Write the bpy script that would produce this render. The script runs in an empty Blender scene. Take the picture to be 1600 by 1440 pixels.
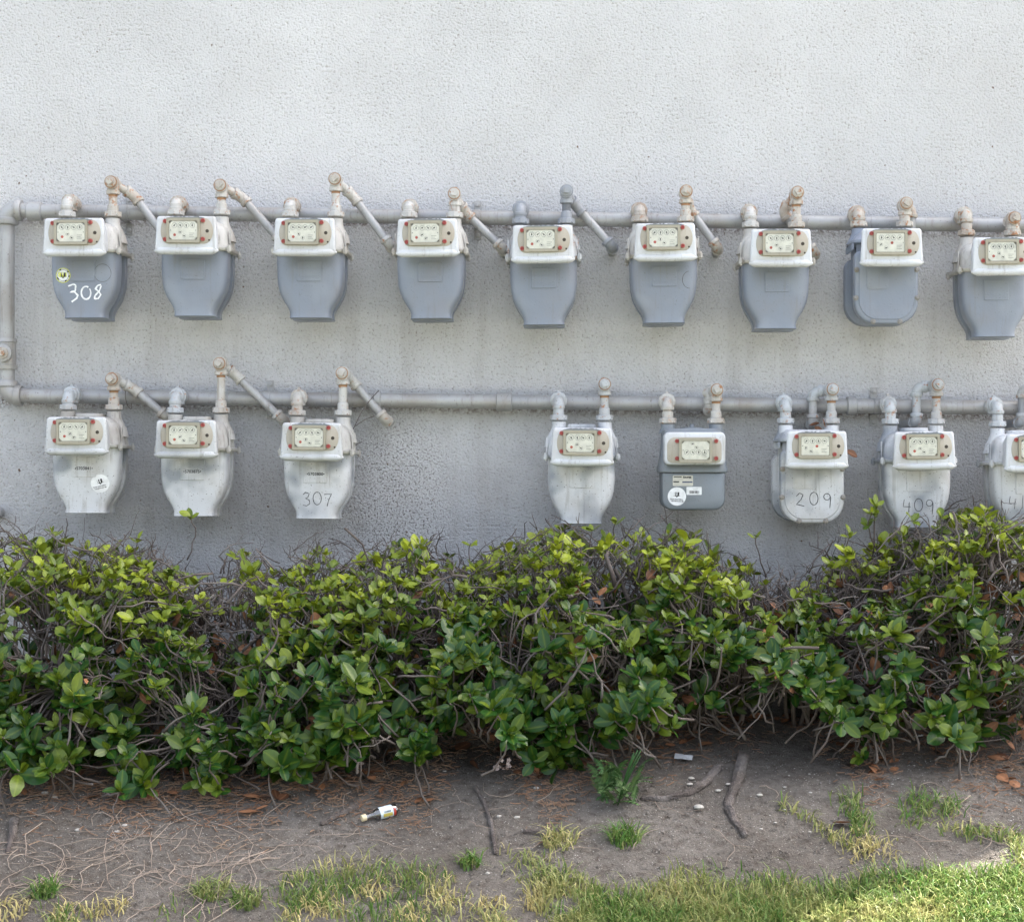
import bpy, math, random
import numpy as np
from mathutils import Vector, Matrix, noise
random.seed(7)
RNG = np.random.default_rng(7)
sc = bpy.context.scene
COL = sc.collection
R = math.radians

# ------------------------------------------------------------------ camera, sky, sun, exposure
H, D0, FP, VX, VY = 0.82, 5.5, 2619.0, 870.0, 745.0     # camera height, distance to wall, focal length in photo pixels, vanishing point
cam = bpy.data.cameras.new('camera')
cam_o = bpy.data.objects.new('camera', cam); COL.objects.link(cam_o)
cam_o.location = (0, -D0, H); cam_o.rotation_euler = (R(90), 0, 0)
cam.sensor_width = 36; cam.lens = 36 * FP / 1600
cam.shift_x = (800 - VX) / 1600; cam.shift_y = (VY - 720) / 1600
cam.clip_start = 0.05; cam.clip_end = 500
sc.camera = cam_o

SUN_EL, SUN_DIR = R(52), Vector((0.879, 0.476))           # horizontal direction towards the sun (behind the building, to its corner)
world = bpy.data.worlds.new('World'); sc.world = world; world.use_nodes = True
wn = world.node_tree.nodes; wl = world.node_tree.links
sky = wn.new('ShaderNodeTexSky'); sky.sky_type = 'NISHITA'; sky.sun_disc = False
sky.sun_elevation = SUN_EL; sky.sun_rotation = math.atan2(SUN_DIR.x, SUN_DIR.y)
sky.air_density = 1.0; sky.dust_density = 6.0; sky.ozone_density = 0.3
hs = wn.new('ShaderNodeHueSaturation'); hs.inputs['Saturation'].default_value = .60     # a pale, hazy sky
wl.new(sky.outputs[0], hs.inputs['Color']); wl.new(hs.outputs[0], wn['Background'].inputs[0]); wn['Background'].inputs[1].default_value = 0.15
sun = bpy.data.lights.new('sun', 'SUN'); sun.energy = 4.6; sun.angle = R(0.53); sun.color = (1, .95, .86)
sun_o = bpy.data.objects.new('sun', sun); COL.objects.link(sun_o)
sd = Vector((SUN_DIR.x * math.cos(SUN_EL), SUN_DIR.y * math.cos(SUN_EL), math.sin(SUN_EL)))
sun_o.rotation_euler = sd.to_track_quat('Z', 'Y').to_euler(); sun_o.location = (6, 8, 12)
vs = sc.view_settings
vs.view_transform = 'Standard'; vs.look = 'None'; vs.gamma = 1; vs.use_curve_mapping = False
vs.exposure = 2.36
sc.cycles.max_bounces = 8; sc.cycles.transparent_max_bounces = 16

# ------------------------------------------------------------------ measuring helpers
def P(px, py, y):
    """The point of the place that the photograph shows at (px, py), at depth y from the wall."""
    s = (D0 + y) / FP
    return Vector(((px - VX) * s, y, H + (VY - py) * s))
def sm(a, b, x):
    t = min(1, max(0, (x - a) / (b - a))); return t * t * (3 - 2 * t)
def gz(x, y):
    # the soil climbs gently to the wall and falls away in a bank towards the camera
    z = .15 * (min(y, -.1) + 1.0) if y > -1.0 else -.36 * (-1.0 - max(y, -2.0)) - .11 * sm(0, .7, -2.0 - y)
    if y > -4:
        z += 0.012 * noise.noise((x * 1.7, y * 1.7, 3.1)) + 0.005 * noise.noise((x * 7, y * 7, 9.2))
    return z
def G(px, py):
    """The point of the ground that the photograph shows at (px, py)."""
    a, c = -4.2, 0.3
    for _ in range(40):
        y = (a + c) / 2; s = (D0 + y) / FP
        if H + (VY - py) * s > gz((px - VX) * s, y): a = y      # the sight line is still above the soil: go further
        else: c = y
    s = (D0 + y) / FP; x = (px - VX) * s
    return Vector((x, y, gz(x, y)))
def interp(tab, x):
    return float(np.interp(x, [a for a, b in tab], [b for a, b in tab]))

# ------------------------------------------------------------------ materials
def newmat(name):
    m = bpy.data.materials.new(name); m.use_nodes = True
    nt = m.node_tree; return m, nt, nt.nodes['Principled BSDF']
def nd(nt, t, **kw):
    n = nt.nodes.new(t)
    for k, v in kw.items():
        if k.startswith('i_'):
            key = k[2:]; key = int(key) if key.isdigit() else key.replace('_', ' ')
            n.inputs[key].default_value = v
        else: setattr(n, k, v)
    return n
def pos(nt): return nd(nt, 'ShaderNodeNewGeometry').outputs['Position']
def noi(nt, vec, scale, detail=3, rough=.55):
    n = nd(nt, 'ShaderNodeTexNoise', i_Scale=scale, i_Detail=detail, i_Roughness=rough); nt.links.new(vec, n.inputs['Vector']); return n.outputs['Fac']
def mr(nt, val, a, b, c=0., d=1.):
    n = nd(nt, 'ShaderNodeMapRange', i_1=a, i_2=b, i_3=c, i_4=d); nt.links.new(val, n.inputs[0]); return n.outputs[0]
def mth(nt, op, a, b=None):
    n = nd(nt, 'ShaderNodeMath', operation=op)
    for i, v in enumerate((a, b)):
        if v is None: continue
        if isinstance(v, (int, float)): n.inputs[i].default_value = v
        else: nt.links.new(v, n.inputs[i])
    return n.outputs[0]
def mix(nt, fac, a, b, mode='MIX'):
    n = nd(nt, 'ShaderNodeMix', data_type='RGBA', blend_type=mode)
    for i, v in ((0, fac), (6, a), (7, b)):
        if isinstance(v, (int, float)): n.inputs[i].default_value = v
        elif isinstance(v, tuple): n.inputs[i].default_value = (*v, 1)
        else: nt.links.new(v, n.inputs[i])
    return n.outputs[2]
def bump(nt, bsdf, h, strength, dist):
    n = nd(nt, 'ShaderNodeBump', i_Strength=strength, i_Distance=dist); nt.links.new(h, n.inputs['Height']); nt.links.new(n.outputs[0], bsdf.inputs['Normal'])
def paint(name, col, rough=.5, dirt=(.25, .2, .15), dirt_amt=.35, patch=None, patch_amt=0., rust=0., speck=.5, metal=0., relief=.0015):
    """Weathered paint: broad grime, fine dark specks, optional patches of another paint and rust; all by place, so no two things wear alike."""
    m, nt, b = newmat(name); p = pos(nt)
    c = mix(nt, mth(nt, 'MULTIPLY', mr(nt, noi(nt, p, 9, 4), .45, .75), dirt_amt), col, dirt)
    sc_ = nd(nt, 'ShaderNodeVectorMath', operation='MULTIPLY'); nt.links.new(p, sc_.inputs[0]); sc_.inputs[1].default_value = (75, 75, 5)
    c = mix(nt, mth(nt, 'MULTIPLY', mr(nt, noi(nt, sc_.outputs[0], 1., 3, .6), .56, .74), min(.6, dirt_amt * .9)), c, tuple(.7 * x for x in dirt))    # runs and drips
    if patch: c = mix(nt, mth(nt, 'MULTIPLY', mr(nt, noi(nt, p, 7.5, 2), .52, .66), patch_amt), c, patch)
    if rust:
        r = noi(nt, p, 55, 4, .65)
        c = mix(nt, mr(nt, r, .60 - rust, .72 - rust), c, (.30, .13, .05))
    c = mix(nt, mth(nt, 'MULTIPLY', mr(nt, noi(nt, p, 190, 2), .66, .72), speck), c, (.07, .055, .045))
    nt.links.new(c, b.inputs['Base Color']); b.inputs['Roughness'].default_value = rough; b.inputs['Metallic'].default_value = metal
    bump(nt, b, noi(nt, p, 160, 3), .25 if relief < .002 else 1., relief)
    return m
def plain(name, col, rough=.5, **kw):
    m, nt, b = newmat(name); p = pos(nt)
    nt.links.new(mix(nt, mr(nt, noi(nt, p, 60, 3), .35, .7), col, tuple(.82 * x for x in col)), b.inputs['Base Color']); b.inputs['Roughness'].default_value = rough
    return m

def stucco():
    m, nt, b = newmat('stucco'); p = pos(nt)
    sep = nd(nt, 'ShaderNodeSeparateXYZ'); nt.links.new(p, sep.inputs[0]); X, Y, Z = sep.outputs
    big = noi(nt, p, .9, 3); mid = noi(nt, p, 4, 4)
    c = mix(nt, mr(nt, big, .35, .65), (.60, .598, .605), (.69, .685, .69))
    c = mix(nt, mth(nt, 'MULTIPLY', mr(nt, mid, .4, .8), .22), c, (.44, .41, .38))
    # old grime: thicker and cooler in tone low on the wall, broken up by noise
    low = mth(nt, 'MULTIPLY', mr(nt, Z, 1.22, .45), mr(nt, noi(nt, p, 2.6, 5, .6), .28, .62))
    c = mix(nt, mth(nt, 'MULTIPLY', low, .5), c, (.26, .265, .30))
    st = nd(nt, 'ShaderNodeVectorMath', operation='MULTIPLY'); nt.links.new(p, st.inputs[0]); st.inputs[1].default_value = (11, 11, .9)
    run = mth(nt, 'MULTIPLY', mr(nt, noi(nt, st.outputs[0], 1., 4, .6), .5, .72), mr(nt, Z, 1.72, 1.45))
    c = mix(nt, mth(nt, 'MULTIPLY', run, .26), c, (.34, .31, .285))      # old rain runs below the pipes
    blot = mth(nt, 'MULTIPLY', mr(nt, noi(nt, p, 13, 4, .65), .5, .68), mr(nt, Z, 1.5, .8, .15, 1.))
    c = mix(nt, mth(nt, 'MULTIPLY', blot, .20), c, (.24, .225, .22))
    g = noi(nt, p, 125, 4, .62)
    # dirt held in the pits of the render, with cavity shade put into the colour; more in some places
    pit = mth(nt, 'MULTIPLY', mr(nt, g, .45, .32), mr(nt, noi(nt, p, 3.2, 3), .3, .7, .35, 1.))
    c = mix(nt, mth(nt, 'MULTIPLY', pit, .85), c, (.20, .165, .13))
    def spot(cx, cz, rx, rz):
        dx = mth(nt, 'DIVIDE', mth(nt, 'SUBTRACT', X, cx), rx); dz = mth(nt, 'DIVIDE', mth(nt, 'SUBTRACT', Z, cz), rz)
        return mr(nt, mth(nt, 'ADD', mth(nt, 'MULTIPLY', dx, dx), mth(nt, 'MULTIPLY', dz, dz)), 1., .0)
    fine = noi(nt, p, 150, 3, .65)
    for px, py, rx, rz, th in ((620, 745, .22, .26, .54), (600, 830, .3, .12, .55), (250, 840, .5, .12, .60), (410, 780, .12, .2, .60)):
        q = P(px, py, 0)
        c = mix(nt, mth(nt, 'MULTIPLY', spot(q.x, q.z, rx, rz), mr(nt, fine, th, th + .07)), c, (.11, .095, .08))
    # a line of brown grit that has gathered on the render under each main pipe
    for py0 in (352, 638):
        z0 = P(870, py0, 0).z
        band = mr(nt, mth(nt, 'ABSOLUTE', mth(nt, 'SUBTRACT', mth(nt, 'ADD', Z, mth(nt, 'MULTIPLY', X, .0135)), z0)), .028, .0)
        c = mix(nt, mth(nt, 'MULTIPLY', band, mr(nt, noi(nt, p, 70, 4, .7), .42, .58)), c, (.14, .10, .075))
    c = mix(nt, mr(nt, noi(nt, p, 48, 1, .5), .765, .80), c, (.16, .11, .075))
    nt.links.new(c, b.inputs['Base Color']); b.inputs['Roughness'].default_value = .9
    h = mth(nt, 'ADD', g, mth(nt, 'MULTIPLY', noi(nt, p, 210, 2), .35))
    bump(nt, b, h, 1.0, .0125)
    return m

def soil():
    m, nt, b = newmat('soil'); p = pos(nt)
    sep = nd(nt, 'ShaderNodeSeparateXYZ'); nt.links.new(p, sep.inputs[0])
    c = mix(nt, mr(nt, noi(nt, p, 3.5, 4), .35, .65), (.115, .099, .084), (.172, .153, .134))
    c = mix(nt, mr(nt, noi(nt, p, 38, 4, .7), .46, .68), c, (.085, .068, .053))
    c = mix(nt, mr(nt, noi(nt, p, 240, 2), .66, .72), c, (.42, .39, .35))
    c = mix(nt, mr(nt, mth(nt, 'ADD', sep.outputs[1], mth(nt, 'MULTIPLY', noi(nt, p, 1.2, 3), 1.)), -1.75, -2.1), c, (.075, .10, .035))
    nt.links.new(c, b.inputs['Base Color']); b.inputs['Roughness'].default_value = .95
    bump(nt, b, mth(nt, 'ADD', noi(nt, p, 45, 5, .7), mth(nt, 'MULTIPLY', noi(nt, p, 190, 3, .7), .5)), 1., .018)
    return m

def leafmat(name, dark, light, rough=.36, trans=.12, rib=.5):
    m, nt, b = newmat(name); p = pos(nt)
    a = nd(nt, 'ShaderNodeAttribute', attribute_name='tint'); r = nd(nt, 'ShaderNodeAttribute', attribute_name='rib')
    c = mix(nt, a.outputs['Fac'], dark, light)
    c = mix(nt, mth(nt, 'MULTIPLY', mr(nt, noi(nt, p, 55, 3), .35, .75), .4), c, tuple(.55 * x for x in dark))
    c = mix(nt, mth(nt, 'MULTIPLY', mth(nt, 'POWER', r.outputs['Fac'], 7.), rib), c, tuple(min(1, 1.8 * x) for x in light))
    nt.links.new(c, b.inputs['Base Color']); b.inputs['Roughness'].default_value = rough; b.inputs['Specular IOR Level'].default_value = .32
    t = nd(nt, 'ShaderNodeBsdfTranslucent'); nt.links.new(c, t.inputs[0])
    ms = nd(nt, 'ShaderNodeMixShader', i_0=trans); out = nt.nodes['Material Output']
    nt.links.new(b.outputs[0], ms.inputs[1]); nt.links.new(t.outputs[0], ms.inputs[2]); nt.links.new(ms.outputs[0], out.inputs[0])
    return m
def clear(name, tint, gloss=.12, rough=.08):
    m = bpy.data.materials.new(name); m.use_nodes = True; nt = m.node_tree; nt.nodes.clear()
    t = nd(nt, 'ShaderNodeBsdfTransparent', i_0=(*tint, 1)); g = nd(nt, 'ShaderNodeBsdfGlossy', i_Roughness=rough)
    f = nd(nt, 'ShaderNodeFresnel', i_IOR=1.45); s = nd(nt, 'ShaderNodeMixShader'); o = nd(nt, 'ShaderNodeOutputMaterial')
    nt.links.new(mth(nt, 'ADD', f.outputs[0], gloss), s.inputs[0]); nt.links.new(t.outputs[0], s.inputs[1]); nt.links.new(g.outputs[0], s.inputs[2]); nt.links.new(s.outputs[0], o.inputs[0])
    return m

M = dict(
    stucco=stucco(), soil=soil(),
    grey=paint('grey_meter_paint', (.205, .232, .285), .42, (.23, .20, .18), .3, (.255, .285, .335), .5, speck=.3),
    grey2=paint('blue_grey_meter_paint', (.19, .215, .24), .45, (.2, .18, .15), .3, speck=.3),
    white=paint('white_meter_paint', (.56, .57, .585), .45, (.34, .31, .265), .6, (.22, .24, .27), .85, speck=.8),
    hood=paint('white_hood_paint', (.55, .565, .59), .4, (.34, .31, .27), .6, speck=.35),
    hoodold=paint('aged_white_hood_paint', (.51, .52, .53), .42, (.32, .29, .25), .6, (.33, .34, .36), .6, speck=.7),
    bonnet=paint('dusty_white_casting_paint', (.46, .445, .415), .5, (.24, .20, .165), .75, speck=.6),
    pipe=paint('silver_pipe_paint', (.37, .37, .37), .40, (.22, .18, .14), .6, (.29, .295, .305), .6, speck=.55, metal=.15),
    fit=paint('cream_fitting_paint', (.47, .46, .435), .45, (.27, .20, .14), .75, rust=.035, speck=.7),
    fitrust=paint('rusty_fitting_paint', (.43, .405, .36), .5, (.26, .17, .11), .85, rust=.07, speck=.6),
    fitgrey=paint('grey_fitting_paint', (.27, .285, .31), .45, (.2, .17, .14), .4, speck=.4),
    fitpale=paint('pale_grey_fitting_paint', (.42, .44, .455), .45, (.26, .21, .16), .6, rust=.02, speck=.6),
    beige=paint('beige_index_plate', (.37, .34, .285), .5, (.28, .23, .165), .5, speck=.3),
    olive=paint('yellowed_plastic', (.31, .285, .22), .35, (.2, .17, .12), .4, speck=.15),
    dial=plain('dial_white', (.93, .92, .88), .5), ink=plain('black_ink', (.02, .02, .02), .5), redink=plain('red_ink', (.55, .10, .07), .5),
    faint=plain('pale_grey_ink', (.42, .42, .40), .6),
    red=plain('red_plug_plastic', (.40, .095, .08), .4), redcore=plain('dull_red_plug_core', (.30, .045, .04), .5),
    gasket=paint('torn_grey_gasket', (.17, .19, .20), .7, speck=.3), hole=plain('dark_hole', (.05, .04, .03), .8),
    pane=clear('scuffed_clear_plastic', (1., 1., .97), .01, .25),
    chalk=plain('white_paint_marker', (.85, .86, .88), .6), pencil=plain('black_marker', (.05, .05, .055), .6),
    sticker=plain('white_sticker', (.80, .81, .81), .4), yellow=plain('yellow_green_sticker', (.68, .72, .06), .4),
    navy=plain('navy_ink', (.03, .04, .12), .5), cream=plain('cream_sticker', (.62, .60, .52), .45),
    thread=paint('rusted_thread', (.34, .19, .10), .75, (.16, .08, .04), .6, speck=.5),
    concrete=paint('pale_concrete', (.40, .385, .36), .9, (.30, .28, .26), .6, speck=.2), asphalt=paint('asphalt', (.06, .06, .06), .9, (.09, .085, .08), .6, speck=.2),
    bolt=paint('bolt_steel', (.24, .23, .22), .4, speck=.5, metal=.4),
    bark=paint('grey_brown_bark', (.17, .135, .115), .85, (.30, .27, .25), .8, speck=.5),
    twig=paint('twig_bark', (.085, .066, .057), .85, (.22, .20, .185), .7, speck=.4),
    straw=paint('dry_straw_stem', (.33, .265, .21), .8, (.22, .16, .125), .9, speck=.2),
    litter=paint('litter_brown', (.22, .12, .07), .85, (.32, .24, .17), .9, speck=.3),
    root=paint('weathered_root_bark', (.10, .082, .072), .9, (.33, .30, .28), .9, (.07, .055, .05), .7, speck=.7, relief=.012),
    stone=paint('pale_stone', (.38, .36, .325), .85, (.28, .25, .21), .5, speck=.3),
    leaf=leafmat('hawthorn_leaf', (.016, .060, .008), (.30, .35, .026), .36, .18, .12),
    dead=leafmat('dead_leaf', (.10, .042, .022), (.36, .17, .085), .6, .08, .3),
    grass=leafmat('grass_blade', (.075, .175, .028), (.62, .50, .24), .5, .25, 0),
    weed=leafmat('weed_leaf', (.045, .12, .035), (.14, .22, .08), .5, .2, .4),
    petal=plain('pale_pink_petal', (.74, .60, .57), .6), paper=plain('grey_paper', (.50, .52, .55), .7),
    glass=clear('clear_glass', (.93, .96, .98), .16, .12), bluepaper=plain('pale_blue_paper', (.56, .65, .70), .5), cap=plain('ivory_cap', (.66, .56, .36), .4), label_red=plain('label_red', (.40, .05, .03), .4), label_yellow=plain('label_yellow', (.50, .42, .10), .4),
)

# ------------------------------------------------------------------ mesh building
class MB:
    def __init__(s): s.v = []; s.f = []; s.mi = []; s.m = 0; s.at = {}
    def add(s, verts, faces):
        o = len(s.v); s.v += [tuple(v) for v in verts]; s.f += [tuple(i + o for i in f) for f in faces]; s.mi += [s.m] * len(faces); return s
    def box(s, x0, x1, y0, y1, z0, z1):
        return s.add([(x0, y0, z0), (x1, y0, z0), (x1, y1, z0), (x0, y1, z0), (x0, y0, z1), (x1, y0, z1), (x1, y1, z1), (x0, y1, z1)],
                     [(3, 2, 1, 0), (4, 5, 6, 7), (0, 1, 5, 4), (1, 2, 6, 5), (2, 3, 7, 6), (3, 0, 4, 7)])
    def loft(s, rings, cap0=True, cap1=True, closed=True):
        n = len(rings[0]); v = [p for r in rings for p in r]; f = []
        for k in range(len(rings) - 1):
            for i in range(n if closed else n - 1):
                j = (i + 1) % n; f.append((k * n + i, k * n + j, (k + 1) * n + j, (k + 1) * n + i))
        if cap0: f.append(tuple(reversed(range(n))))
        if cap1: f.append(tuple(range((len(rings) - 1) * n, len(rings) * n)))
        return s.add(v, f)
    def tube(s, pts, rad, n=12, cap=True):
        pts = [Vector(p) for p in pts]
        if not isinstance(rad, (list, tuple)): rad = [rad] * len(pts)
        rings = []; up = None
        for i, p in enumerate(pts):
            t = (pts[min(i + 1, len(pts) - 1)] - pts[max(i - 1, 0)])
            t = t.normalized() if t.length > 1e-9 else Vector((0, 0, 1))
            if up is None: up = t.orthogonal().normalized()
            up = up - t * up.dot(t); up = up.normalized() if up.length > 1e-6 else t.orthogonal().normalized()
            b = t.cross(up)
            rings.append([p + (up * math.cos(a) + b * math.sin(a)) * rad[i] for a in (2 * math.pi * k / n for k in range(n))])
        return s.loft(rings, cap, cap)
    def bark(s, pts, rad, n=22):
        k0 = len(s.v); fine = []; rr = []
        for i in range(len(pts) - 1):
            for t in range(3): fine.append(pts[i].lerp(pts[i + 1], t / 3)); rr.append(rad[i] + (rad[i + 1] - rad[i]) * t / 3)
        fine.append(pts[-1]); rr.append(rad[-1] * .5); rr[0] *= .6
        s.tube(fine, rr, n)
        for i, c in enumerate(fine):
            for j in range(n):
                v = Vector(s.v[k0 + i * n + j]); f = 1 + .34 * noise.noise((j * 1.1, i * .09, rad[0] * 400)) + .16 * noise.noise((j * .5, i * .5, 3)) ; s.v[k0 + i * n + j] = tuple(c + (v - c) * f)
        return s
    def lathe(s, p0, axis, prof, n=16):
        """prof: (distance along axis, radius) pairs."""
        a = Vector(axis).normalized(); p0 = Vector(p0)
        u = a.orthogonal().normalized(); b = a.cross(u)
        return s.loft([[p0 + a * d + (u * math.cos(t) + b * math.sin(t)) * max(r, 1e-4) for t in (2 * math.pi * k / n for k in range(n))] for d, r in prof])
    def poly(s, pts): return s.add(pts, [tuple(range(len(pts)))])
    def mesh(s, name, mats, smooth=35):
        me = bpy.data.meshes.new(name); me.from_pydata(s.v, [], s.f)
        for m in mats if isinstance(mats, (list, tuple)) else [mats]: me.materials.append(m)
        if any(s.mi): me.polygons.foreach_set('material_index', s.mi)
        for k, vals in s.at.items():
            a = me.attributes.new(k, 'FLOAT', 'POINT'); a.data.foreach_set('value', vals)
        if smooth:
            me.polygons.foreach_set('use_smooth', [True] * len(s.f)); me.update()
            if smooth < 180: me.set_sharp_from_angle(angle=R(smooth))
        me.update(); return me
def obj(name, me, parent=None, loc=None, rot=None, **props):
    o = bpy.data.objects.new(name, me); COL.objects.link(o)
    if parent: o.parent = parent
    if loc is not None: o.location = loc
    if rot is not None: o.rotation_euler = rot
    for k, v in props.items(): o[k] = v
    return o
def thing(name, label, cat, loc=(0, 0, 0), rot=(0, 0, 0), group=None, me=None):
    o = obj(name, me, None, loc, rot, label=label, category=cat)
    if group: o['group'] = group
    return o
CACHE = {}
def cached(key, fn):
    if key not in CACHE: CACHE[key] = fn()
    return CACHE[key]
def sell(w, d, p, n, cx, cy, z):
    r = []
    for k in range(n):
        a = 2 * math.pi * k / n; c, s_ = math.cos(a), math.sin(a)
        r.append((cx + w * math.copysign(abs(c) ** (2 / p), c), cy + d * math.copysign(abs(s_) ** (2 / p), s_), z))
    return r
def rrect(x0, x1, z0, z1, rads, n=5):
    """Rounded rectangle in x, z; rads for the corners bottom-left, bottom-right, top-right, top-left."""
    out = []
    for (cx, cz, a0), r in zip(((x0, z0, 180), (x1, z0, 270), (x1, z1, 0), (x0, z1, 90)), rads):
        sx = 1 if cx == x0 else -1; sz = 1 if cz == z0 else -1
        for k in range(n):
            a = R(a0 + 90 * k / (n - 1)); out.append((cx + sx * r + r * math.cos(a), cz + sz * r + r * math.sin(a)))
    return out
def extr(mb, outline, ys, grow):
    """Extrude an x, z outline along y through rings (y, inset)."""
    cx = sum(p[0] for p in outline) / len(outline); cz = (min(p[1] for p in outline) + max(p[1] for p in outline)) / 2
    rings = []
    for y, g in zip(ys, grow):
        ring = []
        for x, z in outline:
            dx, dz = x - cx, z - cz; hw = max(abs(q[0] - cx) for q in outline); hh = max(abs(q[1] - cz) for q in outline)
            ring.append((cx + dx * (1 - g / hw), y, cz + dz * (1 - g / hh)))
        rings.append(ring)
    return mb.loft(rings)

# ------------------------------------------------------------------ the place: ground and building
def build_ground():
    fx = np.arange(-2.1, 2.11, .015); fy = np.arange(-3.0, .061, .015)
    far = np.array([.1, .3, .7, 1.5, 3, 6, 12, 25, 50, 90])
    xs = np.concatenate([fx[0] - far[::-1], fx, fx[-1] + far]); ys = np.concatenate([fy[0] - far[::-1], fy, fy[-1] + far])
    nx, ny = len(xs), len(ys); v = []
    for y in ys:
        for x in xs:
            z = gz(x, y)
            if -2.2 < x < 2.2 and -3.1 < y: z += .006 * noise.noise((x * 26, y * 26, 1.3)) + .0065 * max(0, noise.noise((x * 52, y * 52, 4.3)))
            v.append((x, y, z))
    idx = np.arange(nx * ny).reshape(ny, nx)
    f = np.stack([idx[:-1, :-1], idx[:-1, 1:], idx[1:, 1:], idx[1:, :-1]], -1).reshape(-1, 4).tolist()
    me = bpy.data.meshes.new('ground'); me.from_pydata(v, [], f); me.materials.append(M['soil'])
    me.polygons.foreach_set('use_smooth', [True] * len(f)); me.update()
    obj('ground', me, kind='structure')
build_ground()
def build_pavement():  # unseen street added behind the camera for its neutral bounce light
    b = MB(); k = 0
    for i in range(-14, 14):
        b.box(i * 1.5 + .006, i * 1.5 + 1.494, -7.1, -4.6, -.6, -.44)
    obj('pavement', b.mesh('pavement', M['concrete'], 0), kind='structure')
    b = MB(); b.box(-30, 30, -7.28, -7.104, -.6, -.435); obj('kerb', b.mesh('kerb', M['concrete'], 0), kind='structure')
    b = MB(); b.box(-60, 60, -16, -7.284, -.6, -.462); obj('road', b.mesh('road', M['asphalt'], 0), kind='structure')
build_pavement()
b = MB(); b.box(-14, 3.55, 0, 9, -.8, 6.6)
bld = thing('apartment_building', 'pale grey rough stucco wall of the building behind meters and hedge', 'building', me=b.mesh('stucco_wall', M['stucco'], 0))

# ------------------------------------------------------------------ gas meters
YC = -0.16
def pan_rows(): return [(.0, .106, .060), (-.03, .106, .062), (-.07, .1055, .063), (-.105, .103, .063), (-.128, .098, .062), (-.146, .091, .061), (-.162, .082, .060), (-.176, .073, .0585), (-.187, .067, .058), (-.197, .0645, .0575), (-.206, .0645, .0575), (-.2105, .066, .058), (-.212, .0645, .0565)]
def pan_y(x, z):
    zs = [r[0] for r in pan_rows()][::-1]; w = np.interp(z, zs, [r[1] for r in pan_rows()][::-1]); d = np.interp(z, zs, [r[2] for r in pan_rows()][::-1])
    t = min(.999, abs(x) / w); return -.018 - d * (1 - t ** 5.5) ** (1 / 5.5)
def pan_mesh(front, mat):
    sgn = -1 if front else 1; b = MB(); rings = []
    for z, w, d in pan_rows():
        ring = []
        for k in range(37):
            a = math.pi * k / 36; c, s_ = math.cos(a), math.sin(a)
            ring.append((w * math.copysign(abs(c) ** (2 / 5.5), c), sgn * (.018 + d * abs(s_) ** (2 / 5.5)), z))
        rings.append(ring if not front else ring[::-1])
    b.loft(rings[::-1]); return b.mesh('pan', mat, 50)
def bonnet_mesh(mat):
    b = MB()
    rows = [(-.007, .118, .092), (-.005, .120, .094), (.003, .120, .094), (.0045, .117, .091), (.006, .111, .085), (.03, .108, .081), (.052, .104, .076), (.07, .096, .069), (.082, .084, .06), (.090, .068, .048), (.093, .05, .035)]
    b.loft([sell(w, d, 4.5, 40, 0, 0, z) for z, w, d in rows])
    for sx in (-1, 1):
        b.lathe((sx * .073, 0, .03), (0, 0, 1), [(0, .046), (.025, .040), (.045, .030), (.06, .0235), (.072, .0225), (.080, .0225)], 20)
        for yy in (-.05, 0.0): b.box(sx * .109, sx * .1125 + .0001 * sx, yy - .004, yy + .004, .006, .06) if sx > 0 else b.box(-.1126, -.109, yy - .004, yy + .004, .006, .06)
    return b.mesh('bonnet', mat, 50)
def bolt_mesh(mat, r=.006, h=.007):
    b = MB(); b.lathe((0, 0, 0), (0, -1, 0), [(0, r * 1.5), (.0015, r * 1.5), (.0018, r), (h, r), (h + .001, r * .8)], 8); return b.mesh('bolt', mat, 30)
def stud_mesh(mat):
    b = MB(); b.lathe((0, 0, -.014), (0, 0, 1), [(0, .0045), (.004, .0045), (.0045, .008), (.019, .008), (.0195, .005), (.024, .005)], 6); return b.mesh('bolt', mat, 30)
def hood_mesh(mat):
    b = MB()
    out = rrect(-.097, .097, -.02, .087, (.003, .003, .009, .009)); out = [(x * (1 - .06 * (z + .02) / .107), z) for x, z in out]
    extr(b, out, (-.05, -.166, -.1715, -.1745, -.1752), (.022, 0, .001, .0035, .008))
    n = 22; pts = []; rad = []
    for k in range(n + 1):
        t = k / n; x = -.0985 + .197 * t; e = min(t, 1 - t) * n
        pts.append((x, -.163 - .004, -.019)); rad.append(.0125 * min(1, (.25 + e * .45)) if e < 2 else .0125)
    b.tube(pts, rad, 14)
    return b.mesh('index_cover', mat, 50)
def backing_mesh():
    b = MB(); o = []
    for k in range(13):
        a = R(90 + 180 * k / 12); o.append((-.056 + .022 * math.cos(a), .0405 + .0395 * math.sin(a)))
    for k in range(13):
        a = R(-90 + 180 * k / 12); o.append((.058 + .026 * math.cos(a), .0405 + .0395 * math.sin(a)))
    extr(b, o, (-.170, -.1760, -.1768), (0, 0, .001)); 
    b.m = 1; b.lathe((.066, -.1766, .040), (0, -1, 0), [(0, .0055), (.0006, .0055)], 12)
    b.m = 1; b.lathe((.072, -.1766, .012), (0, -1, 0), [(0, .003), (.0006, .003)], 8)
    return b.mesh('backing_plate', [M['beige'], M['hole']], 40)
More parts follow.
